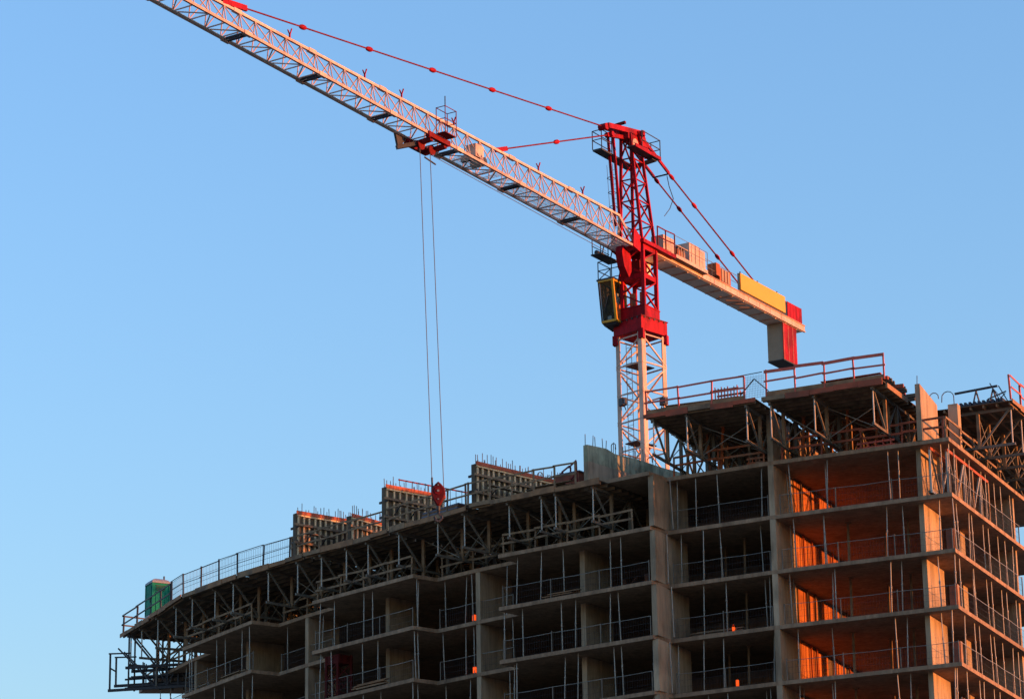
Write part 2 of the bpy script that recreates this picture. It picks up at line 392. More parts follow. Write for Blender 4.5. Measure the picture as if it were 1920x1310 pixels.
# left decks, at the level of slab 0 (concrete not poured yet): outer edges, left end first
DECK = [((-26.5, -.05), (-18.35, -1.5)), ((-32.55, 2.55), (-26.75, .1)), ((-39.3, 5.15), (-32.8, 2.75)), ((-44.8, 7.35), (-39.5, 5.3)),
        ((-50.2, 10.3), (-45.0, 7.5)), ((-54.7, 14.15), (-50.4, 10.5)), ((-58.9, 17.6), (-54.9, 14.35))]
TU = [-18.9, -21.2, -22.1, -24.2, -27.2, -29.2, -32.1, -34.6, -36.2, -38.2, -40.1, -42.5, -45.6, -47.4, -49.6, -51.7, -54.2, -56.5, -58.2]
DL = ['flying form table beside the mottled stub wall, rightmost of the lower deck', 'flying form table with the red hook block hanging before it',
      'flying form table under the two middle stud wall forms', 'flying form table under the leftmost stud wall form',
      'flying form table below the long wire mesh fence', 'flying form table just right of the green portable toilet',
      'flying form table at the far left end under the green portable toilet']
ZD0 = 45.6
decks = []
for (a, b), lab in zip(DECK, DL):
    fr = sorted([(u - a[0]) / (b[0] - a[0]) for u in TU if a[0] + .1 < u < b[0] - .1])
    decks.append(table(lab, a, b, ZD0 - .007 * len(decks), zb(1) + T, 10.2, fr))
# right decks, one storey higher, overhanging the front
ZD1 = zb(-1)
tA = table('flying form table of the upper deck, left one next to the crane mast', (-15.45, -2.25), (-9.25, -2.4), ZD1, zb(0) + T, 12.0, [.07, .37, .90], edge='redply', floor=S0)
tB = table('flying form table of the upper deck, right one near the tall sunlit pier', (-8.95, -2.35), (-2.5, -2.45), ZD1, zb(0) + T, 12.0, [.055, .42, .90], edge='redply', floor=S0)
# set back deck on the right side of the building, edge facing right
tC = table('flying form table on the right side of the building with a sawhorse on top', (2.2, 4.1), (2.2, 23.0), ZD1 + .05, zb(0) + T, 6.5, [.03, .14, .26, .39, .5, .7, .9], edge='ply', floor=S0)
# bare truss standing on slab 1 at the corner, lit by the sun
tr = thing('stripped_form_truss', (-.35, 4.5, zb(1) + T), 'bare lattice form truss standing on the right slab edge under the top slab', 'formwork')
zl, zh = zb(1) + T + .15, zb(0) - .28
for uu_, v0, v1 in ((-.35, .6, 7.6), (-1.0, -.1, 3.0)):
    bar('bottom_chord', tr, (uu_, v0, zl), (uu_, v1, zl), .1, 'alu', h=.12)
    bar('bottom_chord', tr, (uu_ - .14, v0, zl), (uu_ - .14, v1, zl), .1, 'wood', h=.12)
    bar('top_chord', tr, (uu_, v0, zh), (uu_, v1, zh), .12, 'redply', h=.15)
    nn_ = int((v1 - v0) / 1.3)
    for i in range(nn_ + 1):
        v_ = v0 + .05 + (v1 - v0 - .1) * i / nn_
        bar('post', tr, (uu_ - .02, v_, zl), (uu_ - .02, v_, zh), .16 if i % 2 else .09, 'wood' if i % 2 else 'alu')
        if i < nn_:
            v2 = v0 + .05 + (v1 - v0 - .1) * (i + 1) / nn_
            bar('diagonal', tr, (uu_, v_, zh if i % 2 == 0 else zl), (uu_, v2, zl if i % 2 == 0 else zh), .085, 'alu' if i % 2 else 'alud')

# ------------------------------------------------------------------ guard rails
def rail(name, label, pts, z0, h, spacing, m, rails=((1., .09), (.5, .09)), infill=0, post=.06, group=None, pm=None, cat='guardrail', toe=None, jit=.0, wire=.006, sag=0., wm='steel'):
    P = [V((*p, 0)) for p in pts]; mid = sum(P, V()) / len(P)
    root = thing(name, uvz(mid, z0), label, cat, group)
    pm = pm or m; wires = MB()
    for ai, (a, b) in enumerate(zip(P, P[1:])):
        L = (b - a).length; n_ = max(1, round(L / spacing))
        for i in range(n_ + 1):
            if i == n_ and ai < len(P) - 2: continue
            q = lerp(a, b, i / n_)
            hh = h + random.uniform(-.02, .1)
            bar('post', root, uvz(q, z0), uvz(q + V((random.uniform(-jit, jit), random.uniform(-jit, jit), 0)), z0 + hh), post, pm)
        for fr, th in rails:
            for i in range(n_):
                q0, q1 = lerp(a, b, i / n_), lerp(a, b, (i + 1) / n_)
                o = (q1 - q0).normalized() * random.uniform(.0, .12)
                za, zc = z0 + h * fr + random.uniform(-jit, jit), z0 + h * fr + random.uniform(-jit, jit)
                nn = V((-(q1 - q0).y, (q1 - q0).x, 0)).normalized() * (-post * .5 - .02)
                if sag:
                    md = uvz((q0 + q1) / 2 + nn, (za + zc) / 2 - sag * random.uniform(.4, 1.3))
                    bar('rail', root, uvz(q0 + nn, za), md, th * .35, m, h=th); bar('rail', root, md, uvz(q1 + nn, zc), th * .35, m, h=th)
                else:
                    bar('rail', root, uvz(q0 - o + nn, za), uvz(q1 + o + nn, zc), .04, m, h=th)
        if toe:
            bar('toe_board', root, uvz(a, z0 + toe / 2), uvz(b, z0 + toe / 2), .035, 'ply', h=toe)
        if infill:
            k_ = int(L / infill)
            for i in range(k_ + 1):
                q = lerp(a, b, i / k_); wires.bar(uvz(q, z0 + .06), uvz(q, z0 + h * .98), wire)
            for f in (.06, .35, .65, .98): wires.bar(uvz(a, z0 + h * f), uvz(b, z0 + h * f), wire * 1.3)
    if infill:
        w = wires.build('wire_mesh', root, wm); w['kind'] = 'stuff'
    return root
def edge_of(a, b, f0, f1, off=.12):
    a, b = V((*a, 0)), V((*b, 0)); e = (b - a).normalized(); n = V((-e.y, e.x, 0))
    return [tuple((lerp(a, b, f) + n * off)[:2]) for f in (f0, f1)]

# --- lower deck (left): dark timber rail, wire fence, then brown timber rails
GR = 'guardrails along the deck edges'
rail('guardrail', 'dark timber guardrail at the far left end around the green toilet', [(-57.9, 19.3), (-58.8, 17.7), (-54.8, 14.35), (-52.0, 11.95)], 45.62, 1.15, 2.1, 'dark', group=GR, post=.09, jit=.03)
rail('mesh_fence', 'thin wire mesh fence on dark posts left of the stud wall forms', [(-51.9, 11.9), (-50.3, 10.55), (-45.0, 7.65), (-40.6, 5.85)], 45.62, 1.25, 2.3, 'dark', rails=((1., .03), (.55, .02)), infill=.16, post=.075, group=GR, jit=.05, wire=.011, wm='alud')
rail('guardrail', 'brown timber guardrail in front of the leftmost stud wall form', [(-40.4, 5.75), (-36.0, 4.05), (-33.0, 2.95)], 45.7, 1.1, 2.2, 'wood', group=GR, post=.08, jit=.04)
rail('guardrail', 'brown timber guardrail behind the red hook block', [(-32.9, 2.9), (-29.7, 1.5), (-26.9, .35)], 45.7, 1.15, 2.0, 'wood', group=GR, post=.08, jit=.04)
rail('guardrail', 'brown timber guardrail in front of the rightmost stud wall form', [(-26.7, .2), (-22.5, -.55), (-19.9, -1.0)], 45.7, 1.15, 1.7, 'wood', group=GR, post=.085, jit=.04)
rail('guardrail', 'red timber guardrail rising at the left end of the mottled stub wall', [(-22.6, 2.6), (-20.2, -.1)], 45.7, 1.5, 1.4, 'darkred', group=GR, post=.07, jit=.05)
# --- upper deck (right): red brown rails
rail('guardrail', 'red timber guardrail on the upper deck beside the crane mast', [(-15.35, -2.1), (-9.9, -2.25)], 48.55, 1.2, 1.95, 'railred', group=GR, post=.075, jit=.04, toe=.2)
rail('guardrail', 'red timber guardrail on the upper deck near the tall sunlit pier', [(-8.75, -2.2), (-2.45, -2.3)], 48.55, 1.3, 1.55, 'railred', rails=((1., .16), (.58, .09)), group=GR, post=.075, jit=.06, toe=.24)
rail('guardrail', 'red guardrail at the right picture edge on the upper deck', [(2.1, 4.3), (2.1, 13.5)], 48.6, 1.25, 1.8, 'railred', group=GR, post=.09, jit=.06)
gate = thing('gap_fence', (-9.4, -2.3, 48.55), 'loose wire mesh panel with a peaked brace in the gap of the upper rail', 'fence')
w = MB()
for i in range(14): w.bar((-9.95 + .085 * i, -2.3, 48.5), (-9.95 + .085 * i, -2.3, 49.75), .008)
for i in range(10): w.bar((-9.95, -2.3, 48.55 + .12 * i), (-8.8, -2.3, 48.55 + .12 * i), .008)
wm_ = w.build('wire_mesh', gate, 'alud'); wm_['kind'] = 'stuff'
bar('brace', gate, (-10.1, -2.25, 48.8), (-9.35, -2.25, 49.55), .05, 'dark'); bar('brace', gate, (-9.35, -2.25, 49.55), (-8.6, -2.25, 48.8), .05, 'dark')
bar('top_bar', gate, (-10.2, -2.28, 49.8), (-8.9, -2.28, 49.85), .035, 'dark')
# --- two plank rails on the slab edges below the decks
PR = 'plank guardrails standing on the slab edges under the decks'
planks = [('on the top slab between the crane mast and the tall column', [(-15.0, .55), (-9.9, .2)], zb(0) + T, 'rust'),
          ('on the top slab from the tall column to the sunlit pier', [(-8.9, .2), (-.35, .2)], zb(0) + T, 'redply'),
          ('on the top slab edge running back along the right side', [(-.2, .2), (-.2, 9.5)], zb(0) + T, 'wood'),
          ('under the lower deck beside the mottled stub wall', [(-25.0, .95), (-16.9, -.65)], zb(1) + T, 'wood'),
          ('under the lower deck behind the red hook block', [(-38.7, 5.65), (-31.4, 2.85)], zb(1) + T, 'wood'),
          ('in the recess between the two widest balconies under the lower deck', [(-30.1, 4.0), (-27.9, 3.3), (-25.3, 2.6)], zb(1) + T, 'wood'),
          ('in the recess left of the second tall column under the lower deck', [(-43.0, 9.6), (-40.9, 8.5), (-38.6, 7.4)], zb(1) + T, 'wood'),
          ('under the lower deck below the wire mesh fence', [(-51.1, 12.45), (-44.4, 8.35)], zb(1) + T, 'wood'),
          ('at the far left slab end under the green toilet', [(-59.5, 21.3), (-57.7, 19.6), (-52.7, 15.7)], zb(1) + T, 'wood')]
for lab, pts, z, m in planks:
    rail('plank_guardrail', 'two plank guardrail ' + lab, pts, z, 1.05, 2.2, m, rails=((1., .11), (.55, .11)), group=PR, post=.08, jit=.05)

# --- wire mesh guards of the finished storeys
ST = ['top storey', 'second storey down', 'third storey down', 'fourth storey down', 'fifth storey down']
BAY = [('in the corner bay beside the sunlit pier', [(-.15, .12), (-9.1, .16)]), ('between the first tall column and the stepped wall', [(-9.75, .16), (-15.2, .55)]),
       ('on the balcony left of the stepped wall', [(-16.0, -.8), (-25.05, .9)]), ('in the recess around the second tall column', [(-25.2, 2.5), (-27.6, 3.15), (-30.3, 4.05)]),
       ('on the balcony left of the second tall column', [(-31.3, 2.75), (-38.8, 5.65)]), ('in the recess around the third tall column', [(-38.6, 7.3), (-40.85, 8.4), (-43.2, 9.7)]),
       ('on the leftmost balcony', [(-44.3, 8.35), (-51.2, 12.5)]), ('at the far left slab end', [(-50.6, 14.2), (-52.6, 15.5), (-57.8, 19.6)]),
       ('along the right side of the building', [(-.13, .3), (-.13, 12.2)])]
for k in range(0, 5):
    for bi, (lab, pts) in enumerate(BAY):
        if k == 0 and bi not in (0, 1, 8): continue
        if k == 4 and bi in (5, 6, 7): continue
        rail('mesh_guardrail', f'wire mesh guardrail {lab}, {ST[k]}', pts, zb(k + 1) + T, 1.05, 3.1, 'steel', rails=((1., .026),), infill=.15,
             group='wire mesh guardrails of the open storeys', post=.045, pm='alud', wire=.006, sag=.03, wm='dark')
# plywood corner boards
for k in range(1, 5):
    t_ = thing('corner_board', (-.25, .2, zb(k + 1) + T), f'orange sunlit plywood corner guard at the slab corner, {ST[k]}', 'corner guard', 'plywood corner guards')
    box('side_board', t_, (-.1, .42, zb(k + 1) + T + .55), (.03, .32, 1.1), 'ply'); box('front_board', t_, (-.3, .2, zb(k + 1) + T + .53), (.36, .03, 1.06), 'redply')

# ------------------------------------------------------------------ shoring posts
def shore(u, v, k, label, lean):
    z0, z1 = zb(k + 1) + T, zb(k)
    a = V((u, v, z0)); b = V((u + lean[0], v + lean[1], z1)); t_ = thing('shoring_post', a, label, 'shoring post', 'adjustable steel shoring posts between the slabs')
    c = lerp(a, b, random.uniform(.5, .66))
    tube('outer_tube', t_, a + V((0, 0, .02)), c, .036, 'steel'); tube('inner_tube', t_, c, b - V((0, 0, .01)), .026, 'alu')
    tube('collar', t_, c - V((0, 0, .07)), c + V((0, 0, .05)), .05, 'steel')
    box('base_plate', t_, a + V((0, 0, .012)), (.16, .16, .02), 'steel')
FRP = [(-.25, .25), (-.75, .3), (-2.9, .5), (-3.5, .3), (-6.6, .35), (-7.0, .9), (-8.6, .4), (-9.0, 1.5), (-9.95, .4), (-10.3, .9), (-12.6, .5), (-13.6, .45),
       (-15.1, .75), (-15.25, .1), (-15.9, -.7), (-17.8, -.25), (-18.5, -.15), (-20.8, .2), (-21.6, .4), (-22.8, .5), (-24.1, .8), (-24.9, 1.1), (-25.4, 2.6),
       (-28.2, 3.35), (-28.5, 3.6), (-30.0, 4.1), (-31.25, 2.75), (-31.4, 3.1), (-34.2, 4.0), (-35.2, 4.3), (-37.3, 5.1), (-38.4, 5.5), (-39.4, 7.8), (-43.0, 9.6), (-44.4, 8.4),
       (-45.6, 9.2), (-47.4, 10.3), (-48.0, 10.6), (-50.6, 12.3), (-51.1, 12.6), (-53.5, 16.3), (-55.5, 18.0), (-57.2, 19.3)]
RGP = [(-.25, 1.6), (-.3, 3.6), (-.25, 4.1), (-.35, 6.3), (-.3, 6.9), (-.4, 8.9), (-.3, 9.9), (-.35, 11.4)]
for k in range(0, 5):
    n_ = 0
    for (u, v) in FRP:
        if k == 0 and u < -15.95: continue
        if k == 4 and u < -33: continue
        if random.random() < .1: continue
        n_ += 1
        shore(u + random.uniform(-.25, .25), v + random.uniform(-.05, .2), k, f'thin steel shoring post, {ORD[n_ - 1]} from the sunlit corner along the front, {ST[k]}', (random.uniform(-.1, .1), random.uniform(-.08, .08)))
    n_ = 0
    for (u, v) in RGP:
        n_ += 1
        shore(u, v + random.uniform(-.25, .25), k, f'thin steel shoring post, {ORD[n_ - 1]} from the corner along the right side, {ST[k]}', (random.uniform(-.05, .05), random.uniform(-.12, .12)))
# timber props between slabs in the deep rooms
for i, (u, v) in enumerate([(-3.4, 3.2), (-5.2, 5.0), (-6.4, 2.6), (-12.2, 3.0), (-13.8, 4.4)]):
    for k in range(1, 5):
        t_ = thing('timber_prop', (u, v, zb(k + 1) + T), f'rough timber prop inside the {"corner bay" if i < 3 else "second bay"}, {["nearest the pier", "deepest", "leftmost", "right of the pair", "left of the pair"][i]}, {ST[k]}', 'prop', 'timber props inside the storeys')
        bar('shaft', t_, (u, v, zb(k + 1) + T), (u + .04, v, zb(k) - .04), .1, 'wood'); box('head_plate', t_, (u + .04, v, zb(k) - .022), (.25, .25, .04), 'ply')

# ------------------------------------------------------------------ stud wall forms on the lower deck
def studform(label, a, b, z0, z1, nst, scaffold=False, bars=True, m='yellowwood'):
    a, b = V((*a, 0)), V((*b, 0)); e = (b - a); L = e.length; e /= L; n = V((e.y, -e.x, 0))          # n: face with the studs (towards the right)
    root = thing('stud_wall_form', uvz(a, z0), label, 'wall form', 'timber stud wall forms on the lower deck')
    bar('plywood_sheet', root, uvz(a, (z0 + z1) / 2), uvz(b, (z0 + z1) / 2), .03, 'darkply', h=z1 - z0)
    bar('plywood_sheet', root, uvz(a - n * .3, (z0 + z1) / 2), uvz(b - n * .3, (z0 + z1) / 2), .03, 'redply', h=z1 - z0 + .06)
    for i in range(nst):
        q = lerp(a, b, (i + .15) / (nst - .6)) + n * .075
        bar('stud', root, uvz(q, z0), uvz(q + e * random.uniform(-.03, .03), z1 - .2), .095, m, h=.1, upv=e)
    for f in (.3, .72):
        zz = z0 + (z1 - z0) * f
        bar('waler', root, uvz(a + n * .2 - e * .25, zz), uvz(b + n * .2, zz), .1, 'wood', h=.13)
    bar('top_plate', root, uvz(a + n * .08, z1 - .1), uvz(b + n * .08, z1 - .1), .13, 'yellowwood', h=.15)
    bar('capping_board', root, uvz(a + n * .16 - e * .1, z1 + .02), uvz(b + n * .16, z1 + .02), .05, 'redply', h=.2)
    bar('end_post', root, uvz(a - e * .04 - n * .12, z0), uvz(a - e * .04 - n * .12, z1), .3, 'darkply', h=.05, upv=e)
    if bars:
        k_ = int(L / .16)
        for i in range(k_):
            if random.random() < .15: continue
            q = lerp(a, b, (i + .5) / k_) - n * random.choice((.08, .2)); h = random.uniform(.3, .75)
            bar('rebar', root, uvz(q, z1 - .3), uvz(q + V((random.uniform(-.03, .03), random.uniform(-.03, .03), 0)), z1 + h), .028, 'rebar')
    return root, e, n
fA = studform('leftmost stud wall form with starter bars above, beside the mesh fence', (-40.0, 5.55), (-38.15, 9.0), 45.66, 48.15, 11)
fA2 = studform('short low stud wall form between the two taller ones', (-37.15, 6.7), (-36.45, 9.6), 45.66, 47.9, 8)
fB = studform('middle stud wall form left of the red hook block', (-33.0, 2.9), (-31.2, 6.5), 45.66, 48.15, 10)
fC = studform('longest stud wall form right of the hook block, with starter bars', (-26.3, .35), (-23.5, 7.4), 45.66, 47.95, 20)
for (rt, e, n), p in ((fA, (-40.0, 5.55)), (fB, (-33.0, 2.9)), (fC, (-26.3, .35))):   # bracket arms poking out at the left end
    for z in (46.5, 47.35): bar('bracket_arm', rt, uvz(V((*p, 0)) - n * .55, z), uvz(V((*p, 0)) + n * .15, z), .09, 'dark', h=.12)
for (rt, e, n), a, b, z in ((fA, (-40.0, 5.55), (-38.15, 9.0), 46.9), (fB, (-33.0, 2.9), (-31.2, 6.5), 47.1), (fC, (-26.3, .35), (-23.5, 7.4), 46.75)):
    a, b = V((*a, 0)), V((*b, 0))                                                       # working platform bracket on the stud side
    bar('working_platform', rt, uvz(a + n * .55 + e * .3, z), uvz(lerp(a, b, .6) + n * .4, z), .3, 'wood', h=.05)
    for f in (.12, .4, .68):
        q = lerp(a, b, f); bar('platform_bracket', rt, uvz(q + n * .15, z - .5), uvz(q + n * .8, z - .04), .05, 'dark')
hook(fC[0], (-24.6, 4.6, 47.8), .35, .3, (1, .3)); hook(fC[0], (-24.3, 5.2, 47.8), .3, .25, (1, .3))
# thin red rail behind the middle form
rr_ = rail('guardrail', 'thin red guardrail with many uprights behind the red hook block', [(-32.9, 4.4), (-31.5, 7.2), (-30.4, 9.4)], 47.6, 1.3, .42, 'darkred', rails=((1., .07),), group=GR, post=.025, pm='dark')
# staging that carries it
for q in ((-32.9, 4.4), (-31.5, 7.2), (-30.4, 9.4)): bar('leg', rr_, (*q, 45.6), (*q, 47.7), .08, 'wood')

# ------------------------------------------------------------------ things on the decks
# portable toilet
px_, py_ = -54.75, 15.0
loo = thing('portable_toilet', (px_, py_, 45.6), 'green portable toilet with a grey domed roof on the deck at far left', 'toilet')
ax_ = V((.80, -.60, 0)); ay_ = V((.60, .80, 0))
def LP(a, b, z): return V((px_, py_, 0)) + ax_ * a + ay_ * b + V((0, 0, z))
box('base', loo, LP(0, 0, 45.69), (1.16, 1.16, .14), 'greyp', ax_)
box('body', loo, LP(0, 0, 46.72), (1.08, 1.08, 1.92), 'greenp', ax_)
for sx in (-1, 1):
    for sy in (-1, 1): box('corner_post', loo, LP(sx * .54, sy * .54, 46.72), (.09, .09, 1.94), 'greenp', ax_)
box('door', loo, LP(0, -.56, 46.66), (.72, .05, 1.75), 'greenp', ax_); box('door_handle', loo, LP(.27, -.6, 46.6), (.06, .05, .2), 'dark', ax_)
for i in range(4): box('vent_slot', loo, LP(.56, -.05, 47.25 + .09 * i), (.03, .6, .035), 'dark', ax_)
for i in range(3): box('moulded_rib', loo, LP(.56, -.3 + .3 * i, 46.5), (.03, .06, 1.3), 'greenp', ax_)
rv = []; rf = []; rs = [(0, .60), (.12, .58), (.24, .46), (.33, .26), (.36, .1)]
for z, r_ in rs:
    for a_ in ((-1, -1), (1, -1), (1, 1), (-1, 1)): rv.append(LP(a_[0] * r_, a_[1] * r_, 47.68 + z))
for i in range(4):
    for j in range(4): rf.append((i * 4 + j, i * 4 + (j + 1) % 4, i * 4 + 4 + (j + 1) % 4, i * 4 + 4 + j))
rf += [(3, 2, 1, 0), (16, 17, 18, 19)]
mesh('domed_roof', loo, rv, rf, 'greyp'); tube('vent_pipe', loo, LP(.25, .3, 47.9), LP(.25, .3, 48.2), .05, 'dark')
# loading platform frame at the far left
lp = thing('loading_frame', (-61, 20.5, 42.0), 'black lattice frame cantilevered into the sky at the far left end', 'scaffold')
def Q(s_, d, z): return V((-56.1, 18.2, 0)) + V((-.82, -.18, 0)).normalized() * s_ + V((.18, -.82, 0)).normalized() * d + V((0, 0, z))
for d in (-.2, .9):
    for z in ((41.9 if d > 0 else 42.4), 43.25):
        bar('chord', lp, Q(-3.2, d, z), Q(3.3 if z < 43 else 2.2, d, z), .13, 'dark', h=.16)
    bar('post', lp, Q(3.2, d, 41.9 if d > 0 else 42.4), Q(3.2, d, 44.2), .09, 'dark')
    bar('post', lp, Q(2.0, d, 42), Q(2.0, d, 45.4), .08, 'dark'); bar('post', lp, Q(.2, d, 42), Q(.2, d, 45.4), .09, 'alud')
    bar('diagonal', lp, Q(2.7, d, 44.5), Q(.3, d, 42), .09, 'dark'); bar('diagonal', lp, Q(1.9, d, 45.3), Q(.2, d, 43.2), .09, 'dark')
    bar('top_rail', lp, Q(3.3, d, 44.2), Q(1.9, d, 44.15), .08, 'dark')
    for i in range(5): bar('diagonal', lp, Q(.2 - i * .68, d, 42 if i % 2 else 43.2), Q(-.48 - i * .68, d, 43.2 if i % 2 else 42), .06, 'dark')
    for i in range(4): bar('post', lp, Q(-.5 - i * .7, d, 41.9), Q(-.5 - i * .7, d, 44.0), .06, 'dark')
for d in (.1, .45, .7):
    for z in (42.15, 42.7): bar('inner_chord', lp, Q(-3.0, d, z), Q(2.6 - d, d, z), .09, 'dark', h=.1)
    for i in range(6): bar('inner_post', lp, Q(-2.6 + .75 * i, d, 42.0), Q(-2.6 + .75 * i, d, 43.3 + .3 * (i % 2)), .055, 'dark')
for s_ in (3.2, 2.0, .2, -1.4, -2.8): bar('cross_bar', lp, Q(s_, -.2, 43.3), Q(s_, .9, 43.3), .07, 'dark')
# pallets, boards and sheets on the upper deck
def crate(label, c, ax, n_s, w_, h_, m='rust'):
    t_ = thing('slatted_crate', c, label, 'crate'); ax = V((*ax, 0)).normalized(); ay = V((-ax.y, ax.x, 0)); c = V(c)
    for s_ in (-1, 1):
        for i in range(n_s):
            q = c + ax * (-w_ / 2 + w_ * (i + .5) / n_s) + ay * s_ * .45
            bar('slat', t_, q, q + V((0, 0, h_ * random.uniform(.85, 1.05))), w_ / n_s * .55, m, h=.03, upv=ax)
        for f in (.2, .8): bar('cross_board', t_, c + ax * -w_ / 2 + ay * s_ * .48 + V((0, 0, h_ * f)), c + ax * w_ / 2 + ay * s_ * .48 + V((0, 0, h_ * f)), .03, m, h=.1)
    box('base_board', t_, c + V((0, 0, .06)), (w_, .95, .06), 'wood', ax)
crate('red slatted crate standing on the upper deck behind the rail', (-11.2, -1.2, 48.75), (1, 0), 9, 1.55, .8, 'redply')
def boards(label, c, ax, n_, L, m='redply'):
    t_ = thing('board_stack', c, label, 'boards'); ax = V((*ax, 0)).normalized(); ay = V((-ax.y, ax.x, 0)); c = V(c)
    for i in range(n_):
        o = ay * random.uniform(-.25, .25) + ax * random.uniform(-.3, .3)
        bar('board', t_, c + o - ax * L / 2 + V((0, 0, .05 * i + .03)), c + o + ax * L / 2 + V((0, 0, .05 * i + .03)), .22, m if i % 2 else 'wood', h=.045)
boards('low stack of boards on the upper deck left of the red crate', (-13.2, -1.6, 48.6), (1, .05), 7, 2.6)
boards('low stack of boards on the upper deck in front of the sunlit pier', (-4.2, -1.7, 48.6), (1, -.03), 8, 3.2)
boards('low stack of boards on the upper deck right of the mesh panel', (-7.0, -1.6, 48.6), (1, 0), 5, 2.4)
boards('pile of planks on the lower deck left of the stub wall', (-22.0, .5, 45.75), (1, -.15), 10, 2.4, 'ply')
boards('pile of planks on the second slab edge in the corner bay', (-4.6, .7, zb(1) + T), (1, 0), 4, 2.0, 'wood')
bx = thing('plywood_box', (-21.0, 1.3, 45.65), 'reddish plywood box on the lower deck beside the stub wall', 'box')
box('body', bx, (-21.0, 1.3, 46.25), (1.5, 1.2, 1.1), 'redply', (.97, -.2)); box('lid', bx, (-21.0, 1.3, 46.84), (1.65, 1.35, .06), 'blue', (.97, -.2))
sh = thing('sheet_bundle', (-29.0, 2.4, 45.62), 'bluish grey sheet bundle on the lower deck right of the hook block', 'sheets')
for i in range(5): box('sheet', sh, (-28.9 + .03 * i, 2.2, 45.72 + .1 * i), (2.9, 1.3, .085), 'blue' if i % 2 == 0 else 'ply', (.92, -.38))
boards('pile of planks and offcuts on the slab edge beside the stepped wall balcony', (-21.6, .55, zb(2) + T), (1, -.18), 7, 1.9, 'ply')
boards('short plank pile on the leftmost balcony edge', (-46.3, 9.6, zb(2) + T), (.85, -.52), 6, 2.2, 'wood')
boards('short plank pile on the balcony right of the dark red hoist', (-34.6, 4.2, zb(3) + T), (.93, -.36), 8, 2.4, 'ply')
boards('long plank pile in the second bay near the slab edge', (-13.0, .9, zb(3) + T), (1, -.05), 7, 2.6, 'wood')
for i, (u, v, ln) in enumerate(((-14.4, .9, .1), (-13.3, 1.5, -.2), (-12.4, .6, .15), (-11.0, 1.2, -.1), (-10.4, .7, .2), (-8.0, .8, .1), (-6.9, 1.6, -.25), (-5.6, .7, .12), (-4.3, 1.3, .3), (-3.2, .6, -.1))):
    t_ = thing('timber_prop', (u, v, zb(0) + T), f'rusty brown timber prop under the upper deck, {ORD[i]} from the crane mast', 'prop', 'timber props under the upper deck')
    bar('shaft', t_, (u, v, zb(0) + T), (u + ln, v + .1, ZD1 - .3), .12, 'rust' if i % 3 else 'wood'); box('head_plate', t_, (u + ln, v + .1, ZD1 - .27), (.26, .26, .05), 'ply')
    if i % 2 == 0: bar('stay', t_, (u + .02, v, zb(0) + T + 1.5), (u + .95, v + .3, zb(0) + T + .02), .06, 'wood')
for i, (u, lab) in enumerate(((-10.35, 'small orange crate on the top slab edge left of the tall column'), (-3.9, 'low pinkish crate on the top slab edge left of the sunlit pier'))):
    crate(lab, (u, .75, zb(0) + T), (1, 0), 5, 1.0 + i, .42, 'rust' if i == 0 else 'railred')
# sawhorse and joist ends on the right hand deck
shs = thing('sawhorse', (.7, 4.6, 48.5), 'dark sawhorse with a long beam on the right hand upper deck', 'sawhorse')
bar('beam', shs, (-.95, 4.7, 49.42), (1.35, 4.6, 49.5), .1, 'dark', h=.1)
for u in (.2, 1.1):
    for s_ in (-1, 1): bar('leg', shs, (u, 4.65, 49.4), (u + s_ * .16, 4.65 + .25 * s_, 48.5), .06, 'dark')
bar('prop_board', shs, (1.15, 4.62, 49.35), (1.75, 4.62, 48.55), .1, 'redply', h=.03)
je = thing('joist_stack', (.4, 4.8, 48.5), 'row of dark joists lying on the right hand upper deck', 'joists')
for i in range(12): bar('joist', je, (-1.0 + .24 * i, 4.15, 48.62), (-1.0 + .24 * i + .1, 8.0, 48.62 + random.uniform(-.02, .06)), .12, 'tarp', h=.2)
for i, (u, dz) in enumerate(((1.95, .9), (1.6, 1.1))):
    t_ = thing('leaning_pole', (u, 4.2, 48.5), ['short dark pole leaning at the red rail on the right deck', 'long dark pole leaning left of the red rail'][i], 'pole', 'leaning poles on the right hand deck')
    bar('shaft', t_, (u, 4.3, 48.5), (u - .45 - .1 * i, 4.3, 48.5 + dz), .05, 'dark'); box('foot', t_, (u, 4.3, 48.52), (.09, .09, .05), 'dark')
bar_ = thing('ladder_board', (1.4, 4.2, 48.6), 'flat dark board resting against the poles on the right deck', 'board')
bar('plank', bar_, (.9, 4.25, 48.75), (1.9, 4.25, 49.05), .05, 'dark', h=.06); bar('cleat', bar_, (1.55, 4.25, 48.7), (1.85, 4.25, 48.95), .04, 'dark')
# jagged joist ends at the right end of the upper deck
jt_ = thing('joist_bundle', (-2.2, .5, 48.3), 'jagged ends of joists projecting at the right end of the upper deck', 'joists')
for i in range(9):
    v_ = -2.1 + .5 * i
    bar('joist', jt_, (-3.6, v_, 48.58 + random.uniform(0, .05)), (-2.2 + random.uniform(-.2, .35), v_, 48.58 + random.uniform(0, .08)), .14, 'redply' if i % 3 == 0 else 'darkply', h=.18)
bar('edge_beam', jt_, (-2.35, -2.3, 48.2), (-2.3, .8, 48.2), .1, 'ply', h=.26)
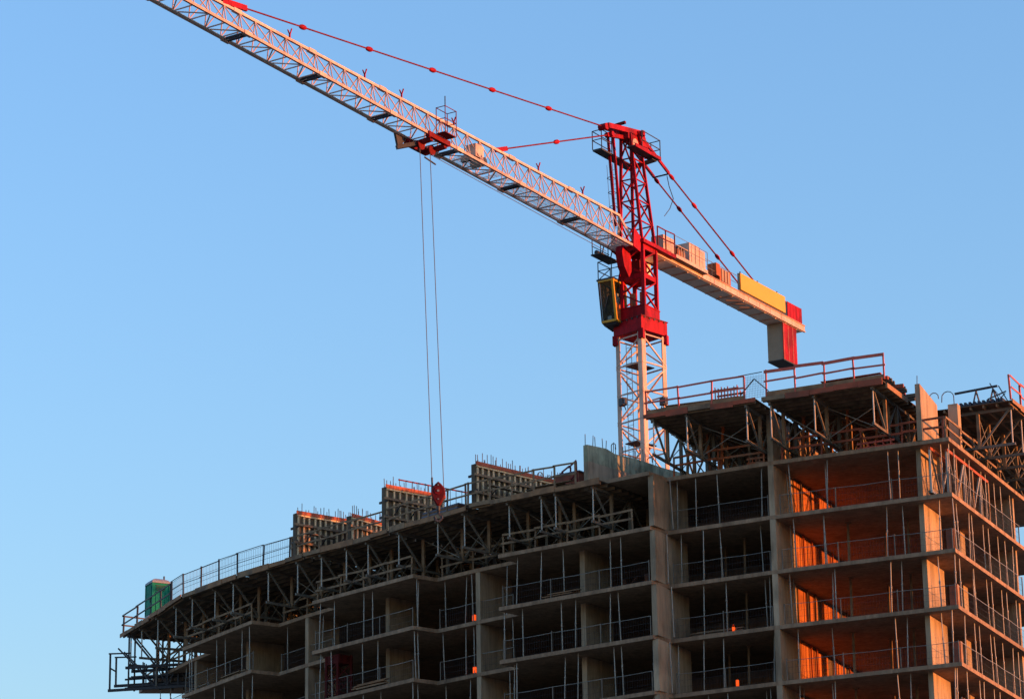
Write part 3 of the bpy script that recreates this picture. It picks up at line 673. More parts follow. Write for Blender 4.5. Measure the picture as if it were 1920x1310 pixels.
# small orange spots on the slab edges, their glow set by emission
for i, (u, v, k, lab) in enumerate(((-28.0, 3.55, 1, 'small glowing orange spot left of the second tall column, upper of the two'), (-28.0, 3.55, 2, 'small glowing orange spot left of the second tall column, lower of the two'),
                                    (-12.1, .75, 2, 'small glowing orange spot right of the stepped wall, upper of the two'), (-12.0, .75, 3, 'small glowing orange spot right of the stepped wall, lower of the two'))):
    z0 = zb(k + 1) + T; t_ = thing('orange_spot', (u, v, z0), lab, 'lamp', 'glowing orange spots on the slab edges')
    tube('lens', t_, (u, v, z0 + .12), (u, v, z0 + (.44 if i != 2 else .34)), .12 if i < 2 else .085, 'lamp'); tube('base', t_, (u, v, z0), (u, v, z0 + .12), .1, 'dark'); tube('cap', t_, (u, v, z0 + .44), (u, v, z0 + .48), .06, 'orange')  # emissive orange cylinder on a dark base with a cap
# red lattice hoist standing in the storeys left of the second column
ho = thing('material_hoist', (-37.6, 5.6, zb(5)), 'dark red lattice material hoist in the storeys at lower left', 'hoist')
hx = [(-38.0, 5.4), (-37.1, 5.05), (-37.5, 6.0), (-36.6, 5.7)]
hz0, hz1 = zb(5) + T, zb(2) - .25
for p in hx: bar('leg', ho, (*p, hz0), (*p, hz1), .12, 'hoistred')
zz = hz0; i = 0
while zz < hz1 - .4:
    for a, b in ((0, 1), (1, 3), (3, 2), (2, 0)):
        bar('brace', ho, (*hx[a], zz), (*hx[b], min(zz + .85, hz1)) , .06, 'hoistred'); bar('cross_bar', ho, (*hx[a], zz), (*hx[b], zz), .06, 'hoistred')
    zz += .85
box('head_frame', ho, (-37.3, 5.54, hz1 - .25), (1.0, .8, .5), 'hoistred', (.93, -.36))

# ------------------------------------------------------------------ the tower crane
MU, MV = -20.12, 9.0
ja = R(-98.26)
js, jt = V((math.cos(ja), math.sin(ja), 0)), V((-math.sin(ja), math.cos(ja), 0))
def J(s_, t_, z): return V((MU, MV, 0)) + js * s_ + jt * t_ + V((0, 0, z))
crane = thing('tower_crane', (MU, MV, 40), 'red and white hammerhead tower crane rising behind the building', 'crane')
def part(name, a, b, w, m, shape='box', h=None, parent=None): return bar(name, parent or crane, a, b, w, m, shape, h)
# mast
ma = R(24.7 + 45)
mx, my = V((math.cos(ma), math.sin(ma), 0)), V((-math.sin(ma), math.cos(ma), 0))
def MP(a, b, z): return V((MU, MV, z)) + mx * a + my * b
hw = .975; MT = 56.55
mast = box('mast', crane, V((MU, MV, 40.1)), (2.2, 2.2, .2), 'cream', mx)       # foot frame; the lattice hangs on it
for a, b in ((-1, -1), (1, -1), (1, 1), (-1, 1)):                                # angle section legs
    c = MP(a * hw, b * hw, 0)
    for d, o in ((mx, a), (my, b)):
        ctr = c - d * o * .15
        z0, z1 = 40.2, MT
        W = [ctr + d * s1 * .15 + (my if d is mx else mx) * s2 * .02 for s1 in (-1, 1) for s2 in (-1, 1)]
        prism('leg_flange', mast, [tuple(W[i][:2]) for i in (0, 1, 3, 2)], z0, z1, 'cream')
corners = [(-hw, -hw), (hw, -hw), (hw, hw), (-hw, hw)]
zn = MT - .15; step = 1.62; i = 0
while zn > 42:
    for f in range(4):
        a, b = corners[f], corners[(f + 1) % 4]
        q = [a, b] if (i + f) % 2 == 0 else [b, a]
        bar('diagonal', mast, MP(*q[0], zn - .06), MP(*q[1], zn - step + .06), .075, 'cream')
        bar('horizontal', mast, MP(*a, zn), MP(*b, zn), .07, 'cream')
    i += 1; zn -= step
for z in (54.9, 50.4):                                                           # rest platforms and ladder
    bar('rest_platform', mast, MP(-.8, .2, z), MP(.8, .2, z), .9, 'dark', h=.05)
for s_ in (-.2, .2): tube('ladder_rail', mast, MP(-.45, .5 + s_, 44), MP(-.45, .5 + s_, 56.2), .02, 'dark')
z = 44.
while z < 56: tube('ladder_rung', mast, MP(-.45, .3, z), MP(-.45, .7, z), .012, 'dark'); z += .3
tube('power_cable', mast, MP(-.7, -.55, 44), MP(-.75, -.6, 56), .035, 'dark')
# flood lights clamped to the mast
for (a, b), lab in (((-1.0, .55), 'black floodlight on the left side of the mast'), ((.6, -1.05), 'black floodlight on the right side of the mast')):
    c = MP(a, b, 52.75); t_ = thing('floodlight', c, lab, 'floodlight', 'floodlights on the crane mast')
    box('housing', t_, c, (.42, .3, .42), 'dark', (.8, -.6)); tube('bracket', t_, c, MP(a * .85, b * .85, 52.3), .03, 'dark')
    box('lens', t_, c + V((.1, -.15, -.02)), (.3, .02, .3), 'greyp', (.8, -.6))
# red collar and slewing ring
collar = box('collar', crane, V((MU, MV, 57.0)), (2.12, 2.12, .78), 'red', mx)
for a, b in corners: bar('collar_lug', collar, MP(a * 1.0, b * 1.0, MT - .45), MP(a * 1.0, b * 1.0, MT + .1), .3, 'red')
box('flange', collar, V((MU, MV, 57.42)), (2.2, 2.2, .06), 'darkred', mx)
ring = box('slewing_platform', crane, V((MU, MV, 57.82)), (1.62, 1.62, .66), 'red', js)
tube('slewing_ring', ring, V((MU, MV, 57.4)), V((MU, MV, 57.52)), .95, 'dark')
box('rim', ring, V((MU, MV, 58.16)), (1.68, 1.68, .06), 'red', js)
# slewing tower
TB, TT, th_ = 58.18, 61.75, .70
tw = box('slewing_tower', crane, J(0, 0, 59.95), (1.46, 1.46, .16), 'red', js)
cor = [(1, 1), (1, -1), (-1, -1), (-1, 1)]
for a, b in cor: bar('leg', tw, J(a * th_, b * th_, TB), J(a * th_, b * th_, TT), .2, 'red')
for f in range(4):
    a, b = cor[f], cor[(f + 1) % 4]
    for z0, z1 in ((TB + .05, 59.85), (61.65, 60.05)):
        bar('diagonal', tw, J(a[0] * th_, a[1] * th_, z0), J(b[0] * th_, b[1] * th_, (z0 + z1) / 2), .085, 'red')
        bar('diagonal', tw, J(b[0] * th_, b[1] * th_, (z0 + z1) / 2), J(a[0] * th_, a[1] * th_, z1), .085, 'red')
    bar('belt', tw, J(a[0] * th_, a[1] * th_, 59.95), J(b[0] * th_, b[1] * th_, 59.95), .1, 'red', h=.28)
    bar('belt', tw, J(a[0] * th_, a[1] * th_, TT - .1), J(b[0] * th_, b[1] * th_, TT - .1), .12, 'red', h=.3)
for t_ in (-.3, .35): tube('slewing_motor', tw, J(.25, t_, 58.2), J(.25, t_, 59.1), .17, 'rust')
box('switch_cabinet', tw, J(-.1, -.1, 60.6), (.8, .7, .9), 'darkred', js)
# hinged deck plate under the head, red
deck = mesh('tower_deck', crane, [J(.95, -.95, 61.78), J(.95, .95, 61.78), J(-2.6, .95, 61.78), J(-2.6, -.95, 61.78),
                                  J(.95, -.95, 62.0), J(.95, .95, 62.0), J(-2.6, .95, 62.0), J(-2.6, -.95, 62.0)],
            [(0, 1, 2, 3), (7, 6, 5, 4), (0, 4, 5, 1), (1, 5, 6, 2), (2, 6, 7, 3), (3, 7, 4, 0)], 'red')
for t_ in (-.7, .7):                                                              # heel lugs of the jib
    mesh('heel_lug', deck, [J(1.0, t_ - .05, 61.2), J(1.75, t_ - .05, 61.35), J(1.6, t_ - .05, 62.5), J(.9, t_ - .05, 62.1), J(1.0, t_ + .05, 61.2), J(1.75, t_ + .05, 61.35), J(1.6, t_ + .05, 62.5), J(.9, t_ + .05, 62.1)],
         [(0, 1, 2, 3), (7, 6, 5, 4), (0, 4, 5, 1), (1, 5, 6, 2), (2, 6, 7, 3), (3, 7, 4, 0)], 'red')
# big curved red bracket in front of the tower
bk = [(1.35, 61.6), (1.85, 61.5), (1.95, 61.0), (1.75, 60.3), (1.25, 59.75), (.95, 60.2), (1.0, 61.0)]
nb_ = len(bk)
mesh('swan_neck_bracket', deck, [J(a, t_, z) for t_ in (-.32, .12) for a, z in bk],
     [tuple(range(nb_)), tuple(range(2 * nb_ - 1, nb_ - 1, -1))] + [(i, nb_ + i, nb_ + (i + 1) % nb_, (i + 1) % nb_) for i in range(nb_)], 'red')
# small gallery hanging left of the tower under the jib
gal = bar('gallery', crane, J(2.5, -1.25, 61.05), J(.6, -1.25, 61.05), .7, 'dark', h=.07)
for s_ in (2.4, 1.5, .7): bar('post', gal, J(s_, -1.55, 61.05), J(s_, -1.55, 61.95), .04, 'dark'); bar('hanger', gal, J(s_, -.9, 61.05), J(s_, -.75, 61.6), .05, 'dark')
bar('rail', gal, J(2.45, -1.55, 61.6), J(.6, -1.55, 61.6), .035, 'dark'); tube('lamp', gal, J(2.4, -1.3, 61.2), J(1.9, -1.3, 61.2), .13, 'dark')
# tower head
HT = 68.3
legs = [((.70, -.70), (1.05, -.28)), ((.70, .70), (1.0, .28)), ((-.70, -.70), (-.05, -.28)), ((-.70, .70), (-.05, .28))]
head = box('tower_head', crane, J(.5, 0, HT), (1.5, .62, .5), 'red', js)
for (b0, b1) in legs: bar('leg', head, J(*b0, 61.95), J(*b1, HT + .1), .15, 'red')
for t_ in (-.62, -.28): bar('front_leg', head, J(1.35, t_, 62.9), J(1.95, t_, HT), .13, 'red')
for (pa, pb) in ((0, 1), (1, 3), (3, 2), (2, 0)):
    nz = 5
    for i in range(nz):
        f0, f1 = i / nz, (i + 1) / nz
        A = lambda q, f: J(*[legs[q][0][k_] + (legs[q][1][k_] - legs[q][0][k_]) * f for k_ in (0, 1)], 61.95 + (HT - 61.95) * f)
        a, b = (pa, pb) if i % 2 == 0 else (pb, pa)
        bar('diagonal', head, A(a, f0), A(b, f1), .075, 'red'); bar('horizontal', head, A(pa, f1 * .98), A(pb, f1 * .98), .065, 'red')
for t_ in (-.3, .3):                                                              # top beams carrying the tie rods
    bar('top_beam', head, J(3.2, t_ * .6, 68.2), J(-.15, t_, 68.75), .14, 'red', h=.3)
bar('top_beam', head, J(.1, -.35, 68.6), J(.1, .7, 68.6), .2, 'red', h=.3); bar('cross_head', head, J(1.5, -.6, 68.85), J(1.5, .3, 68.9), .16, 'darkred', h=.14)
tube('rod_pin', head, J(3.35, -.3, 68.1), J(3.35, .2, 68.1), .2, 'red'); tube('rod_pin', head, J(2.7, -.3, 67.85), J(2.7, .2, 67.85), .16, 'red')
bar('lug_beam', head, J(3.0, -.05, 67.75), J(1.0, -.05, 68.2), .16, 'red', h=.22)
bar('cheek_plate', head, J(.1, .42, 68.8), J(-.55, .5, 67.3), .12, 'red', h=.5)
for t_ in (.1, .3): tube('sheave', head, J(.55, t_, 67.9), J(.55, t_ + .08, 67.9), .3, 'cream')
# service platform round the head
for a_ in range(4):                                                               # flange bolts on the collar
    for q in range(5):
        c_ = V((MU, MV, 57.36)) + (mx if a_ % 2 == 0 else my) * (-.8 + .4 * q) + (my if a_ % 2 == 0 else mx) * (1.075 if a_ < 2 else -1.075)
        box('bolt', collar, c_, (.07, .07, .1), 'dark', mx)
pf = 66.95
plat = mesh('service_platform', crane, [J(3.0, -1.0, pf), J(3.0, -.4, pf), J(-.8, -.4, pf), J(-.8, -1.0, pf), J(3.0, -1.0, pf + .1), J(3.0, -.4, pf + .1), J(-.8, -.4, pf + .1), J(-.8, -1.0, pf + .1)],
            [(0, 1, 2, 3), (7, 6, 5, 4), (0, 4, 5, 1), (1, 5, 6, 2), (2, 6, 7, 3), (3, 7, 4, 0)], 'dark')
bar('side_walkway', plat, J(1.7, .72, pf + .35), J(-1.1, .72, pf + .35), .6, 'dark', h=.06); bar('edge_beam', plat, J(1.7, 1.03, pf + .38), J(-1.1, 1.03, pf + .38), .06, 'red', h=.2)
bar('cross_walkway', plat, J(-.6, -.9, pf + .05), J(-.6, .9, pf + .2), .5, 'dark', h=.06)
def handrail(parent, pts, h, m='dark', r=.022):
    for p in pts: bar('post', parent, p, p + V((0, 0, h)), r * 2, m)
    for a, b in zip(pts, pts[1:]):
        for f in (1, .5): bar('rail', parent, a + V((0, 0, h * f)), b + V((0, 0, h * f)), r * 1.8, m)
handrail(plat, [J(.9, -1.0, pf + .1), J(3.0, -1.0, pf + .1), J(3.0, -.4, pf + .1), J(1.9, -.4, pf + .1)], 1.1)
handrail(plat, [J(.9, 1.0, pf + .4), J(-1.1, 1.0, pf + .4), J(-1.1, .4, pf + .4), J(-1.1, -.3, pf + .4)], 1.1)
# caged ladder on the front of the head
for t_ in (-.95, -.68): tube('ladder_rail', head, J(.85, t_, 62.6), J(1.2, t_, 66.9), .018, 'dark')
z = 63.
while z < 66.5:
    f = (z - 62.9) / 3.7; s_ = .85 + .35 * f
    tube('ladder_rung', head, J(s_, -.95, z), J(s_, -.68, z), .011, 'dark')
    if int(z * 10) % 8 < 3: curve('cage_hoop', head, [J(s_, -.98, z), J(s_ + .35, -1.02, z), J(s_ + .5, -.82, z), J(s_ + .35, -.62, z), J(s_, -.65, z)], .015, 'dark')
    z += .28
for t_ in (-1.0, -.64): tube('cage_strip', head, J(1.25, t_, 63.4), J(1.5, t_, 66.6), .013, 'dark')
# operator's cab
cv = [(1.62, -1.68, 59.72), (1.62, -.76, 59.72), (.25, -.76, 59.72), (.25, -1.68, 59.72), (1.30, -1.68, 57.42), (1.30, -.76, 57.42), (.25, -.76, 57.30), (.25, -1.68, 57.30)]
P_ = [J(*p) for p in cv]
cab = mesh('cab', crane, [p + V((0, 0, -.0)) for p in P_], [(4, 5, 6, 7), (3, 2, 1, 0), (2, 3, 7, 6), (0, 3, 7, 4)][0:1] + [(3, 2, 1, 0), (2, 3, 7, 6)], 'ochre')
for a, b in ((0, 1), (1, 5), (5, 4), (4, 0), (1, 2), (2, 6), (6, 5), (0, 3), (3, 7), (7, 4)):
    bar('frame_bar', cab, P_[a], P_[b], .13 if (a, b) not in ((4, 0), (0, 3), (3, 7), (7, 4)) else .07, 'ochre' if (a, b) not in ((4, 0), (0, 3), (3, 7), (7, 4)) else 'dark')
inn = lambda q, c, f: q + (c - q) * f
cc = (P_[0] + P_[1] + P_[5] + P_[4]) / 4
mesh('front_window', cab, [inn(P_[i], cc, .08) for i in (0, 1, 5, 4)], [(0, 1, 2, 3)], 'glass')
cs = (P_[1] + P_[2] + P_[6] + P_[5]) / 4
low = [inn(P_[5], P_[1], .45), inn(P_[6], P_[2], .45)]
mesh('side_window', cab, [inn(q, cs, .06) for q in (P_[1], P_[2], low[1], low[0])], [(0, 1, 2, 3)], 'glass')
mesh('side_panel', cab, [low[0], low[1], P_[6], P_[5]], [(0, 1, 2, 3)], 'rust')
cl = (P_[0] + P_[3] + P_[7] + P_[4]) / 4
mesh('left_window', cab, [inn(q, cl, .05) for q in (P_[0], P_[3], P_[7], P_[4])], [(0, 3, 2, 1)], 'glass')
mesh('rear_lining', cab, [inn(q, (P_[2] + P_[7]) / 2, .03) + js * .03 for q in (P_[2], P_[3], P_[7], P_[6])], [(0, 1, 2, 3)], 'dark')
mesh('sun_blind', cab, [inn(q, cl, .06) + jt * .05 for q in (P_[0], P_[3], P_[7], P_[4])], [(0, 3, 2, 1)], 'dark')
bar('wiper', cab, inn(P_[4], P_[1], .25) + js * .05, inn(P_[4], P_[1], .6) + js * .05, .03, 'dark')
box('roof', cab, J(.95, -1.22, 59.80), (1.5, 1.08, .09), 'dark', js)
box('seat_base', cab, J(.6, -1.25, 57.75), (.5, .5, .6), 'dark', js); box('seat_back', cab, J(.5, -1.2, 58.6), (.14, .36, .8), 'pale', js); box('head_rest', cab, J(.5, -1.2, 59.15), (.12, .2, .2), 'pale', js); box('floor_box', cab, J(.9, -1.35, 57.65), (.3, .25, .35), 'pale', js); box('console', cab, J(.75, -.95, 58.2), (.4, .14, .5), 'pale', js)
mesh('floor', cab, [p + V((0, 0, -.07)) for p in (P_[4], P_[5], P_[6], P_[7])] + [V((0, 0, -.2)) + inn(p, (P_[4] + P_[6]) / 2, .18) for p in (P_[4], P_[5], P_[6], P_[7])],
     [(0, 1, 2, 3), (7, 6, 5, 4), (0, 4, 5, 1), (1, 5, 6, 2), (2, 6, 7, 3), (3, 7, 4, 0)], 'dark')
handrail(cab, [J(1.62, -.8, 59.85), J(1.62, -1.68, 59.85), J(.3, -1.68, 59.85), J(.3, -.9, 59.85)], 1.05)
bar('brace', cab, J(1.6, -1.66, 59.85), J(.35, -1.66, 60.85), .04, 'dark'); bar('hanger_arm', cab, J(.9, -.8, 59.7), J(.5, -.6, 61.6), .1, 'red'); bar('hanger_arm', cab, J(.3, -.8, 57.7), J(.3, -.55, 58.3), .12, 'red')
# ---- jib
hwj = .65; S0_, S1_ = 1.9, 49.5
bz = lambda s_: 61.38 + .0145 * s_
tz = lambda s_: 63.22
jib = bar('jib', crane, J(S0_, 0, tz(0)), J(S1_, 0, tz(0)), .13, 'cream', h=.13)          # top chord carries the lattice
for t_ in (-hwj, hwj): bar('bottom_chord', jib, J(S0_ - .6, t_, bz(S0_)), J(S1_, t_, bz(S1_)), .12, 'cream', h=.14)
bar('rope_channel', jib, J(17, -hwj + .14, bz(17) - .03), J(S1_, -hwj + .14, bz(S1_) - .03), .13, 'grate', h=.03)
pitch = 1.2; s_ = S0_ + .35; i = 0
while s_ + pitch < S1_:
    sm = s_ + pitch / 2
    for t_ in (-hwj, hwj):
        tube('side_brace', jib, J(sm, 0, tz(sm) - .04), J(s_, t_, bz(s_)), .03, 'cream')
        tube('side_brace', jib, J(sm, 0, tz(sm) - .04), J(s_ + pitch, t_, bz(s_ + pitch)), .03, 'cream')
    a, b = (-hwj, hwj) if i % 2 == 0 else (hwj, -hwj)
    bar('bottom_brace', jib, J(s_, a, bz(s_)), J(s_ + pitch, b, bz(s_)), .05, 'cream')
    bar('bottom_strut', jib, J(s_, -hwj, bz(s_)), J(s_, hwj, bz(s_)), .05, 'cream')
    s_ += pitch; i += 1
bar('heel_strut', jib, J(1.95, 0, tz(0)), J(1.2, -hwj, bz(1.2)), .11, 'cream'); bar('heel_strut', jib, J(1.95, 0, tz(0)), J(1.2, hwj, bz(1.2)), .11, 'cream')
for q in range(8):                                                                # section joints
    s_ = 7.0 + 5.92 * q
    bar('section_beam', jib, J(s_, -hwj, bz(s_) - .02), J(s_, hwj, bz(s_) - .02), .11, 'dark', h=.12)
    bar('section_beam', jib, J(s_ + .25, -hwj, bz(s_) - .02), J(s_ + .25, hwj, bz(s_) - .02), .07, 'dark', h=.1)
    for t_, z_ in ((0, tz(s_)), (-hwj, bz(s_)), (hwj, bz(s_))): bar('joint_sleeve', jib, J(s_ - .22, t_, z_), J(s_ + .35, t_, z_), .19, 'cream', h=.2)
for s_ in (32.5, 26.3, 23.1, 18.4, 10.3, 5.8):                                    # forked rope guides on the top chord
    st = bar('rope_guide', jib, J(s_, 0, tz(s_)), J(s_, 0, tz(s_) + .3), .07, 'red')
    for d in (-.12, .12): bar('fork', st, J(s_, 0, tz(s_) + .25), J(s_, d, tz(s_) + .55), .05, 'red')
# walkway plates inside the jib foot, trolley winch
def grating(a, b, t0, t1, z):
    g_ = MB(); q = a
    while q < b: g_.bar(J(q, t0, z(q)), J(q, t1, z(q)), .013); q += .095
    for k_ in range(5): g_.bar(J(a, t0 + (t1 - t0) * k_ / 4, z(a)), J(b, t0 + (t1 - t0) * k_ / 4, z(b)), .02)
    g_.build('walkway_grating', jib, 'grate')['kind'] = 'stuff'
for a, b in ((1.6, 4.6), (4.68, 7.7), (7.78, 10.8), (10.88, 13.4), (16.1, 18.0)): grating(a, b, -.59, .59, lambda s_: bz(s_) + .07)
for a in (13.7, 14.5, 15.2): grating(a, a + .45, -.55, .35, lambda s_: bz(s_) + .07)
wn_ = box('trolley_winch', jib, J(16.6, .1, bz(16) + .75), (.75, .6, .7), 'cream', js)
tube('drum', wn_, J(16.2, -.35, bz(16) + .3), J(16.2, .45, bz(16) + .3), .24, 'dark'); tube('motor', wn_, J(17.2, -.3, bz(16) + .25), J(17.2, .25, bz(16) + .25), .2, 'dark')
curve('trolley_rope', jib, [J(20, -.75, bz(20) - .12), J(2.2, -.75, bz(2) - .22)], .012, 'rope')
# trolley with its inspection basket
s_ = 20.9; tz_ = bz(s_)
trl = bar('trolley', crane, J(s_ - 1.0, hwj + .05, tz_ - .05), J(s_ + .9, hwj + .05, tz_ - .05), .2, 'darkred', h=.28)  # darker red puts the trolley's shading into its colour
bar('side_beam', trl, J(s_ - 1.0, -hwj - .05, tz_ - .22), J(s_ + .9, -hwj - .05, tz_ - .22), .18, 'darkred', h=.26)
for d in (-.75, .5): bar('cross_beam', trl, J(s_ + d, -hwj, tz_ - .3), J(s_ + d, hwj, tz_ - .2), .26, 'darkred', h=.22)
for d in (-.9, .75):
    for t_ in (-hwj, hwj): tube('wheel', trl, J(s_ + d, t_ - .1, tz_ - .05), J(s_ + d, t_ + .1, tz_ - .05), .17, 'red')
for d in (-.45, .5): tube('rope_sheave', trl, J(s_ + d, -.06, tz_ - .38), J(s_ + d, .06, tz_ - .38), .28, 'darkred')
mesh('tail_frame', trl, [J(s_ + .9, -hwj - .1, tz_ - .1), J(s_ + 1.9, -hwj - .1, tz_ + .1), J(s_ + 1.6, -hwj - .1, tz_ - .75), J(s_ + .9, -hwj - .1, tz_ - .1) + jt * .12, J(s_ + 1.9, -hwj - .1, tz_ + .1) + jt * .12, J(s_ + 1.6, -hwj - .1, tz_ - .75) + jt * .12],
     [(0, 1, 2), (5, 4, 3), (0, 3, 4, 1), (1, 4, 5, 2), (2, 5, 3, 0)], 'dark')
bar('tail_bar', trl, J(s_ + 1.6, -.75, tz_ - .7), J(s_ + .7, -.2, tz_ - .35), .2, 'dark', h=.2); bar('bumper', trl, J(s_ - .9, -.75, tz_ - .45), J(s_ - 1.9, -.75, tz_ - .55), .06, 'dark')
bs = [J(s_ - a, .85 + b, tz_ + .1) for a, b in ((.65, 0), (-.35, 0), (-.35, .55), (.65, .55))]
bar('basket_floor', trl, J(s_ - .65, 1.12, tz_ + .08), J(s_ + .35, 1.12, tz_ + .08), .55, 'darkred', h=.04)
for a_ in range(4):
    bar('basket_post', trl, bs[a_], bs[a_] + V((0, 0, 1.4)), .035, 'darkred')
    for f in (.72, 1.38): bar('basket_rail', trl, bs[a_] + V((0, 0, f)), bs[(a_ + 1) % 4] + V((0, 0, f)), .03, 'darkred')
bar('mast_pole', trl, bs[2] + V((0, 0, 1.4)), bs[2] + V((0, 0, 1.9)), .04, 'dark')
# tie rods
def tie(a, b, couplings, r, name='tie_rod', cr_=.13, cl=.62):
    rod = tube(name, crane, a, b, r, 'darkred'); d = (b - a).normalized()  # rods in darker red, painting in their shaded underside
    for f in couplings:
        c = lerp(a, b, f); bar('coupling', rod, c - d * cl / 2, c + d * cl / 2, cr_, 'red', 'spindle')
    return rod, d
oa, ob = J(3.4, -.05, 68.12), J(37.4, 0, 63.42)
rod, d = tie(oa, ob, [(q - 3.4) / 34. for q in (9.07, 14.66, 20.26, 25.88, 31.44)], .042)
bar('end_lug', rod, ob - d * 1.5, ob + d * .4, .13, 'red', h=.28)
ia, ib = J(3.0, -.05, 67.72), J(14.4, 0, 63.22)
rod, d = tie(ia, ib, [.47], .042); bar('end_lug', rod, ib - d * 1.1, ib + d * .1, .12, 'red', h=.24)
for t_ in (-.5, .5):
    a, m_, b = J(.1, t_, 68.4), J(-2.9, t_, 67.12), J(-12.6, t_, 62.6)
    bar('pendant_link', crane, a, m_, .09, 'red', h=.2)
    m2 = J(-2.9, t_, 67.1); rod, d = tie(m2, J(-12.55, t_, 63.3), [.03, .29, .74], .045, 'pendant_rod', .11, .6)
bar('spreader_bar', crane, J(-2.9, -.55, 67.1), J(-2.9, .55, 67.1), .07, 'dark')
curve('loose_cable', crane, [J(-3.0, .3, 67.05), J(-3.3, .25, 66.5), J(-4.0, .1, 66.0), J(-3.9, -.1, 65.4), J(-3.6, -.3, 64.9)], .018, 'dark')
# ---- counter jib
cj = mesh('counter_jib', crane, [J(-1.0, -.55, 61.62), J(-1.0, .55, 61.62), J(-18.4, .55, 61.62), J(-18.4, -.55, 61.62), J(-1.0, -.55, 61.78), J(-1.0, .55, 61.78), J(-18.4, .55, 61.78), J(-18.4, -.55, 61.78)],
          [(0, 1, 2, 3), (7, 6, 5, 4), (0, 4, 5, 1), (1, 5, 6, 2), (2, 6, 7, 3), (3, 7, 4, 0)], 'grate')
for t_ in (-.58, .58):
    bar('side_beam', cj, J(-.9, t_, 61.84), J(-18.6, t_, 61.84), .07, 'cream', h=.42)
    for zz_ in (61.65, 62.04): bar('flange', cj, J(-.9, t_ + .03, zz_), J(-18.6, t_ + .03, zz_), .13, 'cream', h=.03)
    for q in range(11): bar('stiffener', cj, J(-3.5 - 1.35 * q, t_ * 1.05, 61.66), J(-3.5 - 1.35 * q, t_ * 1.05, 62.03), .05, 'cream')
for q in range(13): bar('cross_member', cj, J(-2 - 1.3 * q, -.55, 61.6), J(-2 - 1.3 * q, .55, 61.6), .09, 'cream', h=.08)
for q in range(4): bar('underside_panel', cj, J(-9.6 - .8 * q, -.25, 61.59), J(-10.1 - .8 * q, .35, 61.59), .25, 'cream', h=.02)
mesh('root_gusset', cj, [J(-.8, t_, z_) for t_ in (-.6, -.5) for z_ in (61.6, 60.35)] + [J(-2.2, t_, z_) for t_ in (-.6, -.5) for z_ in (61.6, 60.95)],
     [(0, 1, 5, 4), (2, 6, 7, 3), (0, 2, 3, 1), (4, 5, 7, 6), (1, 3, 7, 5), (0, 4, 6, 2)], 'grate')
bar('floor_skirt', cj, J(-2.6, .95, 61.95), J(-6.2, .95, 61.95), .06, 'cream', h=.2); bar('side_floor', cj, J(-2.6, .78, 61.86), J(-6.2, .78, 61.86), .36, 'dark', h=.04)
# machinery on the counter jib
c1 = box('electrical_cabinet', cj, J(-2.25, .3, 62.55), (1.2, .8, .95), 'cream', js); box('door_panel', c1, J(-2.2, .72, 62.4), (.5, .03, .4), 'cream', js)
c2 = box('winch_housing', cj, J(-5.1, .25, 62.72), (1.1, .95, 1.3), 'cream', js)
for q in range(3): box('housing_panel', c2, J(-4.8 - .45 * q, .74, 62.72), (.03, .03, 1.28), 'cream', js)
c3 = box('winch_cover', cj, J(-6.05, .25, 62.68), (.7, .9, 1.2), 'cream', js); box('vent', c3, J(-6.45, .45, 63.2), (.15, .25, .12), 'dark', js)
c4 = box('hoist_winch', cj, J(-3.75, .2, 62.4), (.9, .9, .5), 'rust', js); tube('drum', c4, J(-3.75, -.45, 62.6), J(-3.75, .6, 62.6), .36, 'dark')
for q in range(3): bar('winch_frame', c4, J(-3.4 - .3 * q, .66, 62.05), J(-3.4 - .3 * q, .66, 62.75), .06, 'cream')
bar('winch_roof', c4, J(-3.2, .68, 62.8), J(-4.4, .68, 62.8), .08, 'cream', h=.06)
c5 = box('resistor_bank', cj, J(-8.9, .25, 62.5), (1.3, .7, .85), 'rust', js); box('fan_box', c5, J(-8.0, .35, 62.7), (.45, .6, .75), 'rust', js)
for q in range(3): box('louvre', c5, J(-8.55 - .35 * q, .62, 62.5), (.2, .04, .75), 'cwt', js)
handrail(cj, [J(-.6, .95, 62.0), J(-1.5, .95, 62.0), J(-2.5, .95, 62.05)], 1.15, 'darkred', .03)
handrail(cj, [J(-2.5, .97, 62.05), J(-4.8, .97, 62.05), J(-6.2, .97, 62.05)], 1.1, 'alud', .012)
handrail(cj, [J(-6.6, .57, 62.05), J(-7.4, .57, 62.05), J(-9.5, .57, 62.05), J(-10.6, .57, 62.05)], .95, 'alud', .012)
handrail(cj, [J(-1, -.6, 62.05), J(-4, -.6, 62.05), J(-7, -.6, 62.05), J(-10.5, -.6, 62.05)], .95, 'alud', .012)
sg = box('sign_board', crane, J(-13.3, .66, 62.68), (5.45, .1, 1.02), 'yellow', js); 
box('sign_back', sg, J(-13.3, .55, 62.68), (5.5, .1, 1.06), 'greyp', js)
for q in (-10.9, -13, -15.4): bar('sign_post', sg, J(q, .5, 61.9), J(q, .5, 63.4), .06, 'dark')
# counterweights: slabs hung below and stacked on the end
for q in range(3): bar('counterweight_block', crane, J(-16.16 - .57 * q, 0, 59.3), J(-16.16 - .57 * q, 0, 61.58), .56, 'cwt', h=1.06, )
for q in range(3): box('painted_side', crane, J(-16.16 - .57 * q, .545, 60.43), (.55, .03, 2.28), 'red', js)
bar('counterweight_tray', crane, J(-15.86, 0, 59.26), J(-17.6, 0, 59.26), 1.1, 'dark', h=.06)
for q in range(5):
    b_ = box('ballast_block', crane, J(-16.75 - .37 * q, 0, 62.58), (.33, 1.04, 1.0), 'cwt', js)
    box('painted_side', b_, J(-16.75 - .37 * q, .54, 62.58), (.34, .04, 1.02), 'red', js); box('lifting_eye', b_, J(-16.75 - .37 * q, .3, 63.14), (.1, .12, .12), 'red', js)

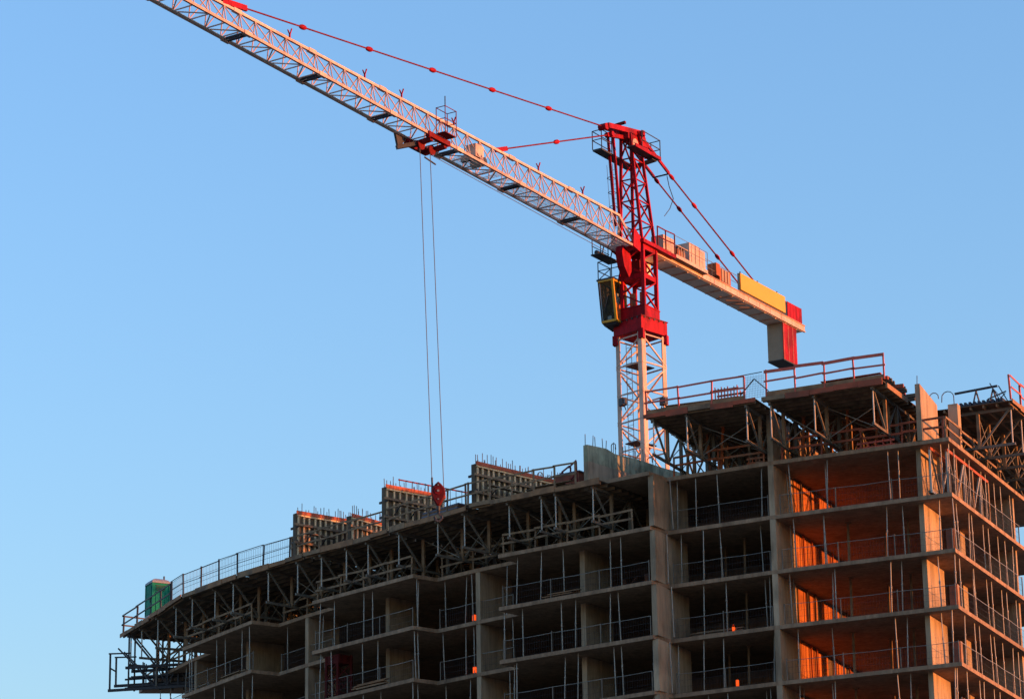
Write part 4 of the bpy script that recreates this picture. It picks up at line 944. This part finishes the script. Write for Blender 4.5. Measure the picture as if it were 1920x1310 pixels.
# ------------------------------------------------------------------ hook block hanging on its ropes
hb = thing('hook_block', J(20.1, 0, 42.2), 'dark red hook block hanging on two thin ropes in front of the building', 'hook block')
hc = J(20.12, 0, 43.2)
prof = [(.0, .62), (.14, .5), (.32, .28), (.36, .02), (.26, -.28), (.12, -.55), (.06, -.62)]
hv = []; hf = []
outl = [(x_, z_) for x_, z_ in prof] + [(-x_, z_) for x_, z_ in prof[::-1] if x_ > 0]
nh = len(outl)
for t_, sc_ in ((-.17, .86), (-.1, 1), (.1, 1), (.17, .86)): hv += [hc + js * (x_ * sc_) + jt * t_ + right * 0 + V((0, 0, z_ * sc_)) for x_, z_ in outl]
# turn the cheek plates to face the viewer's side of the jib
hv = [hc + (right * ((p - hc).dot(js)) + V((-right.y, right.x, 0)) * ((p - hc).dot(jt)) + V((0, 0, (p - hc).z))) for p in hv]
for r_ in range(3):
    for i in range(nh): hf.append((r_ * nh + i, r_ * nh + (i + 1) % nh, (r_ + 1) * nh + (i + 1) % nh, (r_ + 1) * nh + i))
hf += [tuple(range(nh - 1, -1, -1)), tuple(range(3 * nh, 4 * nh))]
mesh('cheek_plates', hb, hv, hf, 'hookred')
nv = V((right.y, -right.x, 0))
tube('sheave', hb, hc + nv * .14 + V((0, 0, .12)), hc + nv * .2 + V((0, 0, .12)), .2, 'darkred'); tube('axle_pin', hb, hc + nv * .18 + V((0, 0, .12)), hc + nv * .24 + V((0, 0, .12)), .06, 'steel')
for dz_ in (-.3, .42): tube('plate_bolt', hb, hc + nv * .15 + V((0, 0, dz_)), hc + nv * .2 + V((0, 0, dz_)), .035, 'steel')
tube('swivel', hb, hc + V((0, 0, -.85)), hc + V((0, 0, -.5)), .1, 'dark')
curve('hook', hb, [hc + V((0, 0, -.8)), hc + V((0, 0, -1.0)), hc + right * .14 + V((0, 0, -1.12)), hc + right * .17 + V((0, 0, -1.28)), hc + V((0, 0, -1.4)), hc - right * .15 + V((0, 0, -1.32)), hc - right * .2 + V((0, 0, -1.15))], .05, 'dark')
for d0, d1 in ((.42, .30), (-.5, -.27)):
    a = J(s_ + d0 + .2, 0, tz_ - .45); b = hc + right * (-d1) + V((0, 0, .35))
    tube('hoist_rope', hb, a, b, .02, 'rope')
tube('rope_socket', hb, hc - right * .3 + V((0, 0, .3)), hc - right * .31 + V((0, 0, .85)), .05, 'dark')
